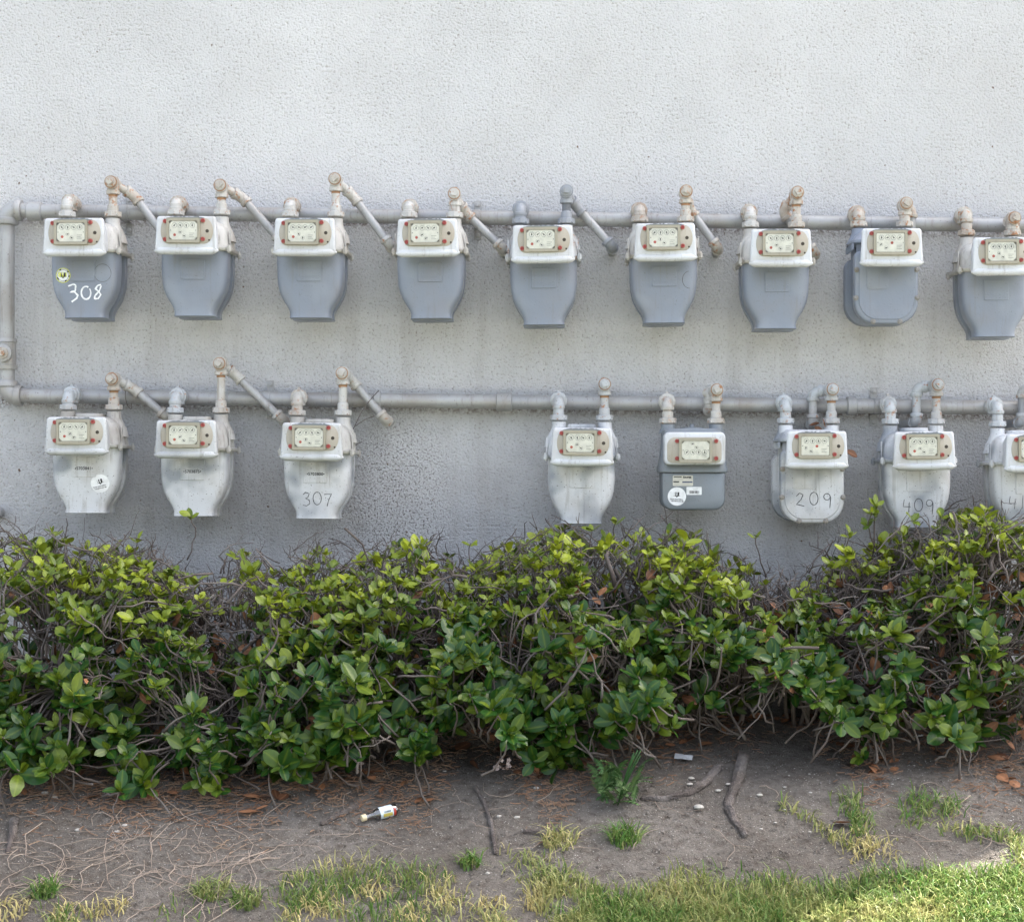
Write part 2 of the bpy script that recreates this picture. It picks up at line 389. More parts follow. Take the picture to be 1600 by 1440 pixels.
def frame_mesh():
    b = MB(); x0, x1, z0, z1 = -.058, .045, .003, .079
    o = rrect(x0, x1, z0, z1, (.004,) * 4, 4); i = rrect(x0 + .008, x1 - .008, z0 + .009, z1 - .009, (.003,) * 4, 4)
    n = len(o); y0, y1 = -.1768, -.1865
    v = [(x, y0, z) for x, z in o] + [(x, y1, z) for x, z in o] + [(x * 1, y1, z) for x, z in i] + [(x, y0 - .0015, z) for x, z in i]
    f = []
    for k in range(3):
        for j in range(n): jj = (j + 1) % n; f.append((k * n + j, k * n + jj, (k + 1) * n + jj, (k + 1) * n + j))
    b.add(v, f); return b.mesh('dial_frame', M['olive'], 30)
def ring2d(b, cx, cz, r0, r1, y, n=16):
    v = []; f = []
    for k in range(n):
        a = 2 * math.pi * k / n; v += [(cx + r0 * math.cos(a), y, cz + r0 * math.sin(a)), (cx + r1 * math.cos(a), y, cz + r1 * math.sin(a))]
    for k in range(n): j = (k + 1) % n; f.append((2 * k, 2 * k + 1, 2 * j + 1, 2 * j))
    b.add(v, f)
def disc2d(b, cx, cz, r, y, n=16, squash=1): b.poly([(cx + r * math.cos(2 * math.pi * k / n), y, cz + squash * r * math.sin(2 * math.pi * k / n)) for k in range(n)])
def dial_mesh(kind, seed):
    rnd = random.Random(seed); b = MB(); x0, x1, z0, z1 = -.0495, .0365, .0125, .0695
    c = .009 if kind != 'square' else .003
    o = [(x0 + c, z0), (x1 - c, z0), (x1, z0 + c), (x1, z1 - c), (x1 - c, z1), (x0 + c, z1), (x0, z1 - c), (x0, z0 + c)]
    b.add([(x, -.1835, z) for x, z in o] + [(x, -.1775, z) for x, z in o], [tuple(range(8))] + [(k, (k + 1) % 8, 8 + (k + 1) % 8, 8 + k) for k in range(8)])
    y = -.1838; zt = .056 if kind != 'low' else .035; zb = .030 if kind != 'low' else .056
    def hand(cx, cz, L):
        a = rnd.uniform(0, 6.28); d = Vector((math.cos(a), math.sin(a))); n = Vector((-d.y, d.x)) * .0019
        b.m = 1; b.poly([(cx - n.x - d.x * .003, y - .0004, cz - n.y - d.y * .003), (cx + n.x - d.x * .003, y - .0004, cz + n.y - d.y * .003), (cx + d.x * L, y - .0004, cz + d.y * L)]); disc2d(b, cx, cz, .0022, y - .0003, 8)
    for k in range(4):
        cx = -.034 + k * .0185
        b.m = 2; ring2d(b, cx, zt, .0068, .0078, y, 16)
        for j in range(10): a = R(36 * j); b.box(cx + .0088 * math.cos(a) - .0005, cx + .0088 * math.cos(a) + .0005, y - .0001, y, zt + .0088 * math.sin(a) - .0006, zt + .0088 * math.sin(a) + .0006)
        hand(cx, zt, .0075)
    for k in range(2):
        cx = -.016 + k * .012 if kind != 'square' else -.036 + k * .016
        cz = zb + (.005 if k == 0 else -.006)
        b.m = 2; ring2d(b, cx, cz, .0052, .006, y, 14); hand(cx, cz, .006)
    if kind != 'plain' and kind != 'low': b.m = 3; disc2d(b, -.033 if kind != 'square' else -.002, .027 if kind != 'square' else .040, .0044, y, 12)
    b.m = 2
    for j in range(3): b.box(.012, .028 - .004 * (j % 2), y - .0002, y, .031 - j * .005, .0325 - j * .005)
    b.m = 1
    for sx in (x0 + .004, x1 - .004): disc2d(b, sx, .041, .0014, y, 8)
    return b.mesh('dial_plate', [M['dial'], M['ink'], M['faint'], M['redink']], 0)
def pane_mesh():
    b = MB(); b.poly([(-.051, -.1858, .011), (.038, -.1858, .011), (.038, -.1858, .071), (-.051, -.1858, .071)]); return b.mesh('dial_pane', M['pane'], 0)
def plug_mesh():
    b = MB(); b.lathe((0, 0, 0), (0, -1, 0), [(0, .0066), (.004, .0066), (.0055, .0058), (.0056, .0046), (.0035, .0040)], 16)
    b.m = 1; b.lathe((0, -.0036, 0), (0, -1, 0), [(0, .0040), (.0008, .0034)], 12); return b.mesh('red_plug', [M['red'], M['redcore']], 30)
def gasket_mesh(seed):  # jagged dark strip: shadow and chipped paint of the recess overhang, as a piece
    rnd = random.Random(seed); b = MB(); top = []; bot = []; n = 24
    for k in range(n + 1):
        x = -.060 + .118 * k / n; e = min(1, min(k, n - k) / 4)
        top.append((x, -.1775, .0800 + e * rnd.uniform(.003, .0062))); bot.append((x, -.1775, .0790 - e * rnd.uniform(.0, .003)))
    b.loft([[(x, -.174, z) for x, _, z in bot], bot, top, [(x, -.1745, z + .0004) for x, _, z in top]], False, False, False)
    return b.mesh('torn_gasket', M['gasket'], 0)
def plate_mesh(mat, text=None):
    b = MB()
    o = rrect(-.038, .038, -.098, -.034, (.003,) * 4, 3); extr(b, o, (-.078, -.0832, -.0838), (0, 0, .0008))
    for z in (-.058, -.083): b.box(-.031, .031, -.0850, -.0837, z - .0010, z + .0010)
    for sx in (-1, 1):
        for z in (-.042, -.077): b.lathe((sx * .033, -.0837, z), (0, -1, 0), [(0, .0018), (.0008, .0014)], 8)
    return b.mesh('nameplate', mat, 30)
def text_mesh(s, size, mat, bold=0., name='lettering'):
    cu = bpy.data.curves.new('t', 'FONT'); cu.body = s; cu.size = size; cu.align_x = 'CENTER'; cu.align_y = 'CENTER'; cu.offset = bold; cu.resolution_u = 3
    o = bpy.data.objects.new('t', cu); COL.objects.link(o); dg = bpy.context.evaluated_depsgraph_get()
    me = bpy.data.meshes.new_from_object(o.evaluated_get(dg)); bpy.data.objects.remove(o); me.name = name
    me.materials.clear(); me.materials.append(mat); return me
def flat_text(s, size, mat, parent, x, y, z, bold=0., roll=0., name='lettering'):
    return obj(name, cached(('txt', s, size, mat.name, bold), lambda: text_mesh(s, size, mat, bold, name)), parent, (x, y, z), (R(90), roll, 0))
def scrawl(name, strokes, width, mat, parent, surf):
    """Hand-drawn strokes (local x, z) laid as flat ribbons on the surface y = surf(x, z)."""
    b = MB()
    for st in strokes:
        fine = []
        for (xa, za), (xb, zb) in zip(st, st[1:]):
            n = max(1, int(math.hypot(xb - xa, zb - za) / .004))
            fine += [(xa + (xb - xa) * k / n, za + (zb - za) * k / n) for k in range(n)]
        fine.append(st[-1]); L = []; Rr = []
        for k, (x, z) in enumerate(fine):
            a = fine[max(0, k - 1)]; c = fine[min(len(fine) - 1, k + 1)]; d = Vector((c[0] - a[0], c[1] - a[1])); d = d.normalized() if d.length else Vector((1, 0))
            w = width * (.8 + .45 * noise.noise((x * 200, z * 200, 5.))) / 2
            L.append((x - d.y * w, surf(x, z) - .0007, z + d.x * w)); Rr.append((x + d.y * w, surf(x, z) - .0007, z - d.x * w))
        b.loft([L, Rr], False, False, False)
    return obj(name, b.mesh(name, mat, 0), parent)
def arc(cx, cz, rx, rz, a0, a1, n=16): return [(cx + rx * math.cos(R(a0 + (a1 - a0) * k / n)), cz + rz * math.sin(R(a0 + (a1 - a0) * k / n))) for k in range(n + 1)]
def disc_sticker(parent, x, z, r, surf, style, roll=0.):
    b = MB(); y = surf(x, z) - .0006
    def onsurf(pts, lift): return [(px, surf(px, pz) - lift, pz) for px, pz in pts]
    def disc(rr, lift, n=28):
        rings = [[(x + rr * f * math.cos(2 * math.pi * k / n), z + rr * f * math.sin(2 * math.pi * k / n)) for k in range(n)] for f in (1, .5, .02)]
        b.loft([onsurf(q, lift) for q in rings], False, False)
    def band(r0, r1, lift, gaps=()):
        for k in range(40):
            if k in gaps: continue
            a, c = 2 * math.pi * k / 40, 2 * math.pi * (k + 1) / 40
            b.poly(onsurf([(x + r0 * math.cos(a), z + r0 * math.sin(a)), (x + r1 * math.cos(a), z + r1 * math.sin(a)), (x + r1 * math.cos(c), z + r1 * math.sin(c)), (x + r0 * math.cos(c), z + r0 * math.sin(c))], lift))
    shield = [(-.42, .36), (.42, .36), (.42, -.02), (.5, -.22), (.22, -.22), (0, -.42), (-.22, -.22), (-.5, -.22), (-.42, -.02)]
    if style == 'yellow':
        disc(r, .0006); b.m = 1; disc(r * .92, .0008); b.m = 2; disc(r * .72, .0010); b.m = 1
        b.m = 2; band(r * .77, r * .88, .0010, (3, 4, 12, 13, 22, 23, 24, 32, 33, 38, 39)); b.m = 1
        b.poly(onsurf([(x + r * px, z + r * pz) for px, pz in shield], .0012)); b.m = 0
        mats = [M['yellow'], M['ink'], M['sticker']]
    else:
        disc(r, .0006); b.m = 1
        c, s_ = math.cos(roll), math.sin(roll)
        b.poly(onsurf([(x + r * .75 * (px * c + pz * s_), z + r * .2 + r * .75 * (-px * s_ + pz * c)) for px, pz in shield], .0010))
        mats = [M['sticker'], M['ink']]
    o = obj('sticker', b.mesh('sticker', mats, 0), parent)
    if style == 'yellow':
        flat_text('811', r * .86, M['yellow'], o, x, y - .0012, z + r * .06, r * .015)
    else:
        flat_text('811', r * .60, M['sticker'], o, x, y - .0012, z + r * .26, r * .015, roll)
        flat_text("Know what's below.", r * .17, M['ink'], o, x - .02 * r, y - .0012, z - r * .30, r * .006, roll)
        flat_text('Call before you dig.', r * .17, M['ink'], o, x + .06 * r, y - .0012, z - r * .50, r * .006, roll)
    return o
def index_parts(t, hood_mat, kind, seed, hood=None, dz=0., dy=0., dx=0.):
    h = obj('index_cover', hood or cached(('hood', hood_mat.name), lambda: hood_mesh(hood_mat)), t)
    off = (dx, dy, dz)
    obj('backing_plate', cached('backing', backing_mesh), h, off)
    obj('dial_frame', cached('frame', frame_mesh), h, off)
    obj('dial_plate', cached(('dial', kind, seed % 6), lambda: dial_mesh(kind, seed)), h, off)
    obj('dial_pane', cached('pane', pane_mesh), h, off)
    for x, z in ((-.064, .070), (.053, .072), (-.064, .014), (.053, .015)): obj('red_plug', cached('plug', plug_mesh), h, (dx + x, dy - .1768, dz + z))
    obj('torn_gasket', cached(('gask', seed % 4), lambda: gasket_mesh(seed)), h, off)
    return h
def meter_a(label, cx, bot, body, hood, bon, kind='oct', seed=0, serial=None, rz=0.):
    s = (D0 - .335) / FP
    t = thing('gas_meter', label, 'gas meter', ((cx - VX) * s, YC, H + (VY - bot) * s + .031), (0, R(random.uniform(-.7, .7)), R(rz + random.uniform(-.8, .8))), 'gas meters in two rows on the stucco wall')
    obj('front_case', cached(('pan', 1, body.name), lambda: pan_mesh(True, body)), t)
    obj('rear_case', cached(('pan', 0, body.name), lambda: pan_mesh(False, body)), t)
    def plate():
        b = MB(); o = [(w - .034, z * .96) for z, w, d in pan_rows()][:-1] + [(.034 - w, z * .96) for z, w, d in pan_rows()][:-1][::-1]
        b.loft([[(x, -.0185, z) for x, z in o], [(x, .0185, z) for x, z in o]]); return b.mesh('centre_plate', body, 30)
    obj('centre_plate', cached(('mid', body.name), plate), t)
    obj('top_casting', cached(('bonnet', bon.name), lambda: bonnet_mesh(bon)), t)
    for sx in (-1, 1):
        for yy in (-.080, .080): obj('bolt', cached(('stud', bon.name), lambda: stud_mesh(bon)), t, (sx * .113, yy * 1., 0))
    def top():
        b = MB(); o = sell(.045, .04, 3.5, 24, 0, 0, .093); b.loft([o, [(x, y, .101) for x, y, z in o], [(x * .94, y * .94, .103) for x, y, z in o]]); return b.mesh('top_plate', bon, 40)
    obj('top_plate', cached(('top', bon.name), top), t)
    h = index_parts(t, hood, kind, seed)
    np_ = obj('nameplate', cached(('np', body.name), lambda: plate_mesh(body)), t)
    if serial: flat_text('\u2022' + serial + '\u2022', .0135, M['pencil'], np_, 0, -.0845, -.0715, .0003)
    return t

A_UP = [
 # hood centre x, hood bottom y, label
 (116, 400, 'grey gas meter scrawled 308 in white, with a round yellow sticker'),
 (291.5, 397, 'plain grey gas meter between the meter scrawled 308 and the third of the upper row'),
 (476, 400, 'plain grey gas meter under the tallest riser of the upper row, third from its bend'),
 (668, 401, 'plain grey gas meter just before the one with all grey fittings'),
 (848.5, 411, 'grey gas meter whose inlet and outlet fittings are all painted dark grey'),
 (1041, 408, 'grey gas meter with a pencilled half circle on its case'),
 (1220, 417, 'grey gas meter next to the bolted grey meter, its pipe doubling back behind the riser'),
 (1569, 430, 'grey gas meter cut by the photo edge at the end of the upper row'),
]
for i, (cx, bot, lab) in enumerate(A_UP):
    t = meter_a(lab, cx, bot, M['grey'], M['hood'], M['bonnet'] if i != 4 else M['fitpale'], 'oct', i)
    sf = lambda x, z: pan_y(x, z)
    if i == 0:
        disc_sticker(t, -.062, -.079, .0235, sf, 'yellow')
        s3 = [[(-.046, -.113), (-.03, -.107), (-.022, -.11), (-.024, -.128), (-.040, -.131), (-.026, -.131), (-.016, -.142), (-.020, -.151), (-.036, -.162)]]
        s0 = [arc(.010, -.134, .015, .020, 60, 400)]
        s8 = [[(.058, -.108), (.046, -.112), (.040, -.122), (.050, -.130), (.056, -.140), (.048, -.152), (.036, -.153), (.038, -.143), (.052, -.128), (.058, -.112)]]
        scrawl('painted_number', s3 + s0 + s8, .0062, M['chalk'], t, sf)
        scrawl('pencil_circle', [arc(.062, -.072, .026, .028, 0, 360, 30)], .0012, M['pencil'], t, sf)
    if i == 5: scrawl('pencil_circle', [arc(.080, -.078, .023, .027, 95, 270, 20)], .0014, M['pencil'], t, sf)
A_LOW = [
 (117.5, 711, 'stained white gas meter with a round white sticker low on its case', '5703841'),
 (290.5, 716, 'dull white gas meter with a grey smudge and no scrawled number', '5703875'),
 (487.5, 720, 'white gas meter scrawled 307 beside the bare wall', '5703800'),
 (910, 728, 'white streaked gas meter beside the small blue grey meter', None),
 (1446, 734, 'white gas meter scrawled 409 behind a leafy shoot', None),
 (1619, 738, 'white gas meter cut by the photo edge at the end of the lower row', None),
]
digit = {
 '3': lambda x, z: [[(x - .012, z + .014), (x - .003, z + .021), (x + .008, z + .017), (x + .004, z + .006), (x - .004, z + .002), (x + .008, z - .003), (x + .010, z - .014), (x, z - .021), (x - .012, z - .019)]],
 '0': lambda x, z: [arc(x, z, .013, .020, 70, 425)],
 '7': lambda x, z: [[(x - .011, z + .018), (x + .012, z + .020), (x + .003, z), (x - .002, z - .020)]],
 '2': lambda x, z: [[(x - .013, z + .010), (x - .003, z + .020), (x + .008, z + .015), (x + .002, z), (x - .013, z - .016), (x - .004, z - .017), (x + .012, z - .021)]],
 '9': lambda x, z: [arc(x - .001, z + .011, .010, .010, 10, 370), [(x + .010, z + .012), (x + .010, z), (x + .008, z - .024)]],
 '4': lambda x, z: [[(x - .010, z + .020), (x - .013, z - .002), (x + .010, z - .003)], [(x + .006, z + .012), (x + .004, z - .020)]],
 '1': lambda x, z: [[(x, z + .020), (x - .002, z - .022)]],
}
def number(t, s, x0, z0, dx, w, surf, mat):
    st = []
    for k, ch in enumerate(s): st += digit[ch](x0 + k * dx, z0 + .003 * math.sin(k * 2.1))
    scrawl('scrawled_number', st, w, mat, t, surf)
for i, (cx, bot, lab, ser) in enumerate(A_LOW):
    t = meter_a(lab, cx, bot, M['white'], M['hoodold'] if i < 3 else M['hood'], M['bonnet'] if i < 3 else M['white'], 'oct', i + 9, ser)
    sf = lambda x, z: pan_y(x, z)
    if i == 0: disc_sticker(t, .050, -.118, .029, sf, 'white', R(-14))
    if i == 2: number(t, '307', -.028, -.150, .033, .0026, sf, M['pencil'])
    if i == 4: number(t, '409', -.036, -.143, .035, .0026, sf, M['pencil'])
    if i == 5: number(t, '41', -.046, -.125, .03, .0020, sf, M['pencil'])

def meter_b(label, cx, bot, body, hood, seed, dialkind):
    """Cast case with a bolted round-bottomed front cover."""
    s = (D0 - .335) / FP
    t = thing('gas_meter', label, 'gas meter', ((cx - VX) * s, YC, H + (VY - bot) * s + .031), (0, 0, R(random.uniform(-1, 1))), 'gas meters in two rows on the stucco wall')
    b = MB(); o = rrect(-.100, .100, -.200, .03, (.068, .068, .02, .02), 9)
    extr(b, o, (-.050, -.072, -.078, -.0805, -.082), (.0, .0, .001, .0035, .008))
    o2 = rrect(-.087, .087, -.187, .02, (.06, .06, .02, .02), 9); b.loft([[(x, -.0818, z) for x, z in o2], [(x * .98, -.0845, -.08 + (z + .08) * .98) for x, z in o2]])
    obj('front_cover', b.mesh('front_cover', body, 40), t)
    for x, z in ((-.094, -.03), (.094, -.03), (-.096, -.118), (.096, -.118), (-.042, -.192), (.042, -.192)): obj('bolt', cached(('boltb', body.name), lambda: bolt_mesh(M['bolt'])), t, (x, -.081, z))
    b = MB(); o = rrect(-.090, .090, -.186, .06, (.06, .06, .01, .01), 9); extr(b, o, (-.0502, -.02, .03, .05), (0, .012, .012, 0)); obj('case_body', b.mesh('case_body', body, 60), t)
    b = MB(); o = rrect(-.112, .112, -.197, .02, (.07, .07, .03, .03), 9); extr(b, o, (.046, .054, .080, .087), (.004, 0, .002, .010)); obj('rear_cover', b.mesh('rear_cover', body, 40), t)
    b = MB(); b.loft([sell(w, d, 5, 36, 0, 0, z) for z, w, d in ((.055, .103, .072), (.058, .108, .076), (.066, .108, .076), (.069, .10, .07), (.085, .09, .06), (.095, .075, .045))])
    for sx in (-1, 1): b.lathe((sx * .073, 0, .06), (0, 0, 1), [(0, .04), (.02, .03), (.035, .0235), (.05, .0225)], 20)
    for k in range(6):
        for sx in (-1, 1): b.box(sx * .102 - .004, sx * .102 + .004, -.06 + k * .022, -.054 + k * .022, .036, .0555)
    obj('top_casting', b.mesh('top_casting', body, 40), t)
    b = MB(); o = rrect(-.062, .006, -.092, -.024, (.008, .008, .004, .004), 4); extr(b, o, (-.0840, -.0865, -.087), (0, 0, .001))
    o = rrect(-.058, .002, -.088, -.028, (.007, .007, .003, .003), 4); b.box(-.056, .0, -.0877, -.0869, -.058, -.0568)
    for x in (-.054, -.002):
        for z in (-.036, -.08): b.lathe((x, -.0869, z), (0, -1, 0), [(0, .0022), (.0012, .0016)], 8)
    obj('nameplate', b.mesh('nameplate', body, 30), t)
    index_parts(t, hood, dialkind, seed)
    return t
U8 = meter_b('grey gas meter with bolted round bottomed front cover', 1395, 416, M['grey2'] if 0 else M['grey'], M['hood'], 3, 'square')
L6 = meter_b('white gas meter with bolted round bottomed cover scrawled 209', 1276.5, 733, M['white'], M['hood'], 5, 'square')
number(L6, '209', -.038, -.125, .042, .0030, lambda x, z: -.0845, M['pencil'])

def meter_c():
    s = (D0 - .28) / FP
    t = thing('gas_meter', 'small blue grey gas meter with three paper stickers on its pan', 'gas meter', ((1086 - VX) * s, YC, H + (VY - 736) * s), (0, 0, 0), 'gas meters in two rows on the stucco wall')
    b = MB(); body = M['grey2']
    b.loft([sell(w, d, 6, 40, 0, 0, z) for z, w, d in ((-.004, .108, .075), (-.002, .110, .077), (.012, .110, .077), (.016, .108, .074), (.05, .102, .07), (.10, .098, .066), (.128, .096, .062), (.135, .088, .055))])
    for sx in (-1, 1): b.lathe((sx * .077, 0, .12), (0, 0, 1), [(0, .03), (.018, .0225), (.03, .0225)], 20)
    b.lathe((0, 0, .13), (0, 0, 1), [(0, .04), (.009, .038), (.0095, .008), (.02, .007), (.021, .003)], 20)
    obj('top_casting', b.mesh('top_casting', body, 40), t)
    b = MB(); o = rrect(-.100, .100, -.122, -.003, (.034, .034, .004, .004), 8); extr(b, o, (.07, .06, -.055, -.066, -.070), (.008, 0, 0, .003, .009)); b.m = 0
    obj('front_case', b.mesh('front_case', body, 40), t)
    hood = MB(); o = rrect(-.096, .096, .020, .122, (.016,) * 4, 6); extr(hood, o, (-.055, -.108, -.1135, -.116, -.117), (.0, 0, .001, .004, .009))
    h = obj('index_cover', hood.mesh('index_cover', M['hood'], 40), t)
    b = MB(); o = rrect(-.087, .083, .026, .106, (.016, .016, .026, .026), 6); extr(b, o, (-.114, -.1175, -.1182), (0, 0, .001)); obj('backing_plate', b.mesh('backing_plate', M['beige'], 40), h)
    obj('dial_frame', cached('frame', frame_mesh), h, (.008, .0585, .024))
    obj('dial_plate', cached(('dial', 'low', 1), lambda: dial_mesh('low', 1)), h, (.008, .0585, .024)); obj('dial_pane', cached('pane', pane_mesh), h, (.008, .0585, .024))
    for x, z in ((-.056, .094), (.066, .094), (-.056, .040), (.066, .040)): obj('red_plug', cached('plug', plug_mesh), h, (x, -.118, z))
    sf = lambda x, z: -.0700
    disc_sticker(t, -.053, -.079, .029, sf, 'white', R(3))
    b = MB(); y = -.0706; b.poly([(x, y, z) for x, z in rrect(-.066, -.002, -.046, -.013, (.003,) * 4, 3)]); b.m = 1
    y -= .0003
    for x0, x1, z0, z1 in ((-.063, -.038, -.019, -.016), (-.064, -.046, -.035, -.031), (-.033, -.030, -.022, -.015), (-.029, -.024, -.021, -.017), (-.021, -.016, -.021, -.017), (-.014, -.008, -.022, -.017)): b.box(x0, x1, y - .0001, y, z0, z1)
    b.m = 2; b.box(-.036, -.004, y - .0001, y, -.036, -.032); b.m = 3
    for z in (-.024, -.027, -.040, -.0425): b.box(-.062, -.006, y - .0001, y, z - .0005, z)
    o = obj('sticker', b.mesh('sticker', [M['cream'], M['ink'], M['navy'], M['faint']], 0), t)
    flat_text('METER', .0075, M['ink'], o, -.0185, y - .0004, -.0195, .0002)
    b = MB(); y = -.0706; b.poly([(x, y, z) for x, z in rrect(-.023, .025, -.074, -.049, (.002,) * 4, 3)]); b.m = 1
    rnd = random.Random(5); x = -.013
    while x < .018: w = rnd.choice((.0006, .0012, .0018)); b.box(x, x + w, y - .0003, y - .0002, -.070, -.061); x += w + rnd.choice((.0006, .0012))
    b.m = 2; b.box(-.004, .014, y - .0003, y - .0002, -.0545, -.0535); b.box(-.002, .012, y - .0003, y - .0002, -.0575, -.0565)
    obj('sticker', b.mesh('sticker', [M['sticker'], M['ink'], M['faint']], 0), t)
    for x in (-.018, -.001): bb = MB(); ring2d(bb, x, -.088, .0058, .0066, -.0708, 16); obj('stamped_ring', bb.mesh('stamped_ring', M['gasket'], 0), t)
    b = MB(); b.box(-.066, .068, -.0712, -.069, -.0055, -.001); obj('gasket', b.mesh('gasket', M['ink'], 0), t)
meter_c()

# ------------------------------------------------------------------ pipework
def seg(b, p0, p1, r, n=16): b.tube([p0, p1], r, n)
def elbow_mesh(pin, c, pout, r, mat, k=1.9, collar=True):
    """A screwed elbow: a swept bend round corner c from the side of pin to the side of pout, with a thick collar at each mouth."""
    c = Vector(c); a = (Vector(pin) - c).normalized(); d = (Vector(pout) - c).normalized(); L = r * k; b = MB()
    p0 = c + a * L; p1 = c + d * L; pts = []
    for i in range(9):
        t = i / 8; pts.append(p0 * (1 - t) ** 2 + c * 2 * t * (1 - t) + p1 * t * t)
    b.tube(pts, r * 1.28, 18)
    if collar:
        for p, ax in ((p0, a), (p1, d)): b.lathe(p - ax * r * .55, ax, [(0, r * 1.3), (r * .1, r * 1.48), (r * .75, r * 1.5), (r * .9, r * 1.38)], 18)
    return b.mesh('elbow', mat, 40), L
def pipe_run(parent, pts, r, pm, fm, first_trim=0.):
    pts = [Vector(p) for p in pts]; start = pts[0]
    for i in range(1, len(pts)):
        end = pts[i]; d = (end - start).normalized()
        if i < len(pts) - 1:
            me, L = elbow_mesh(pts[i - 1], pts[i], pts[i + 1], r, fm); obj('elbow', me, parent)
            b = MB(); seg(b, start, end - d * L * .8, r); obj('pipe', b.mesh('pipe', fm if i == 1 else pm), parent)
            start = end + (pts[i + 1] - end).normalized() * L * .8
        else:
            b = MB(); seg(b, start, end, r); obj('pipe', b.mesh('pipe', pm), parent)
def nut_mesh(mat):
    b = MB(); b.lathe((0, 0, -.012), (0, 0, 1), [(0, .0225), (.003, .0275), (.017, .0275), (.0185, .0255), (.019, .0185)], 8); b.lathe((0, 0, .006), (0, 0, 1), [(0, .0178), (.0005, .0178), (.020, .0176), (.021, .0168), (.024, .014)], 16)
    for k in range(4): a = R(90 * k - 45); b.lathe((.0255 * math.cos(a), .0255 * math.sin(a), -.006), (math.cos(a), math.sin(a), 0), [(0, .004), (.004, .0035)], 6)
    return b.mesh('swivel_nut', mat, 30)

YP = -.060; RP = .0238
man = thing('gas_manifold', 'long silver painted gas pipe looping along both rows of meters', 'gas pipe', P(12, 620, YP))
mo = Vector(man.location)
def mpart(name, me, **k):
    o = obj(name, me, man, -mo, **k); return o
def ptop(px): return 330 + (px - 60) * (350 - 330) / 1400 + .5
def plow(px): return 619 + (px - 60) * (636 - 619) / 1440
cTL, cBL = P(11, 328, YP), P(11, 618, YP)
for c, a, d in ((cTL, P(11, 500, YP), P(100, 329, YP)), (cBL, P(11, 500, YP), P(100, 619, YP))):
    me, L = elbow_mesh(a, c, d, RP, M['pipe'], 1.7); mpart('elbow', me)
def mpipe(p0, p1): b = MB(); seg(b, p0, p1, RP, 24); mpart('pipe', b.mesh('pipe', M['pipe']))
mpipe(cTL + Vector((0, 0, -.035)), P(11, 530, YP)); mpipe(P(11, 575, YP), cBL + Vector((0, 0, .035)))
mpipe(cTL + Vector((.035, 0, 0)), P(60, ptop(60), YP)); mpipe(P(60, ptop(60), YP), P(760, ptop(760), YP)); mpipe(P(760, ptop(760), YP), P(1900, ptop(1900), YP))
mpipe(cBL + Vector((.035, 0, 0)), P(590, plow(590), YP)); mpipe(P(590, plow(590), YP), P(788, plow(788), YP)); mpipe(P(788, plow(788), YP), P(1900, plow(1900), YP))
def coupling(px, py, w, ax=(1, 0, 0)):
    b = MB(); p = P(px, py, YP); a = Vector(ax) * w
    b.lathe(p - a, ax, [(0, RP * 1.12), (.003, RP * 1.3), (2 * w - .003, RP * 1.3), (2 * w, RP * 1.12)], 22); mpart('coupling', b.mesh('coupling', M['pipe'], 30))
coupling(55, ptop(55), .024); coupling(590, plow(590), .012); coupling(788, plow(788), .026); coupling(1330, plow(1330), .016)
# tee with a plug on the left upright
b = MB(); p = P(11, 553, YP); b.lathe(p + Vector((0, 0, -.05)), (0, 0, 1), [(0, .031), (.012, .033), (.013, .029), (.087, .029), (.088, .033), (.1, .031)], 22); b.lathe(p, (0, -1, 0), [(0, .024), (.03, .024), (.031, .028), (.044, .028), (.046, .022)], 20); mpart('tee', b.mesh('tee', M['pipe'], 35))
b = MB(); b.lathe(p + Vector((0, -.044, 0)), (0, -1, 0), [(0, .020), (.006, .019), (.0065, .012), (.016, .011)], 8); mpart('plug', b.mesh('plug', M['fitrust'], 35))
def clamp(px, py):
    b = MB(); p = P(px, py, YP); b.lathe(p - Vector((.011, 0, 0)), (1, 0, 0), [(0, RP * 1.03), (.0005, RP * 1.1), (.0215, RP * 1.1), (.022, RP * 1.03)], 22)
    for sz in (-1, 1): b.box(p.x - .011, p.x + .011, -.006, -.002, p.z + sz * .045 - .018, p.z + sz * .045 + .018); b.lathe((p.x, -.006, p.z + sz * .050), (0, -1, 0), [(0, .008), (.005, .007), (.006, .004)], 8); b.box(p.x - .011, p.x + .011, -.05, -.003, p.z + sz * .024 - .0015, p.z + sz * .024 + .0015)
    mpart('pipe_clamp', b.mesh('pipe_clamp', M['pipe'], 30))
clamp(195, ptop(195)); clamp(1370, plow(1360)); clamp(745, ptop(745)); clamp(418, plow(418))
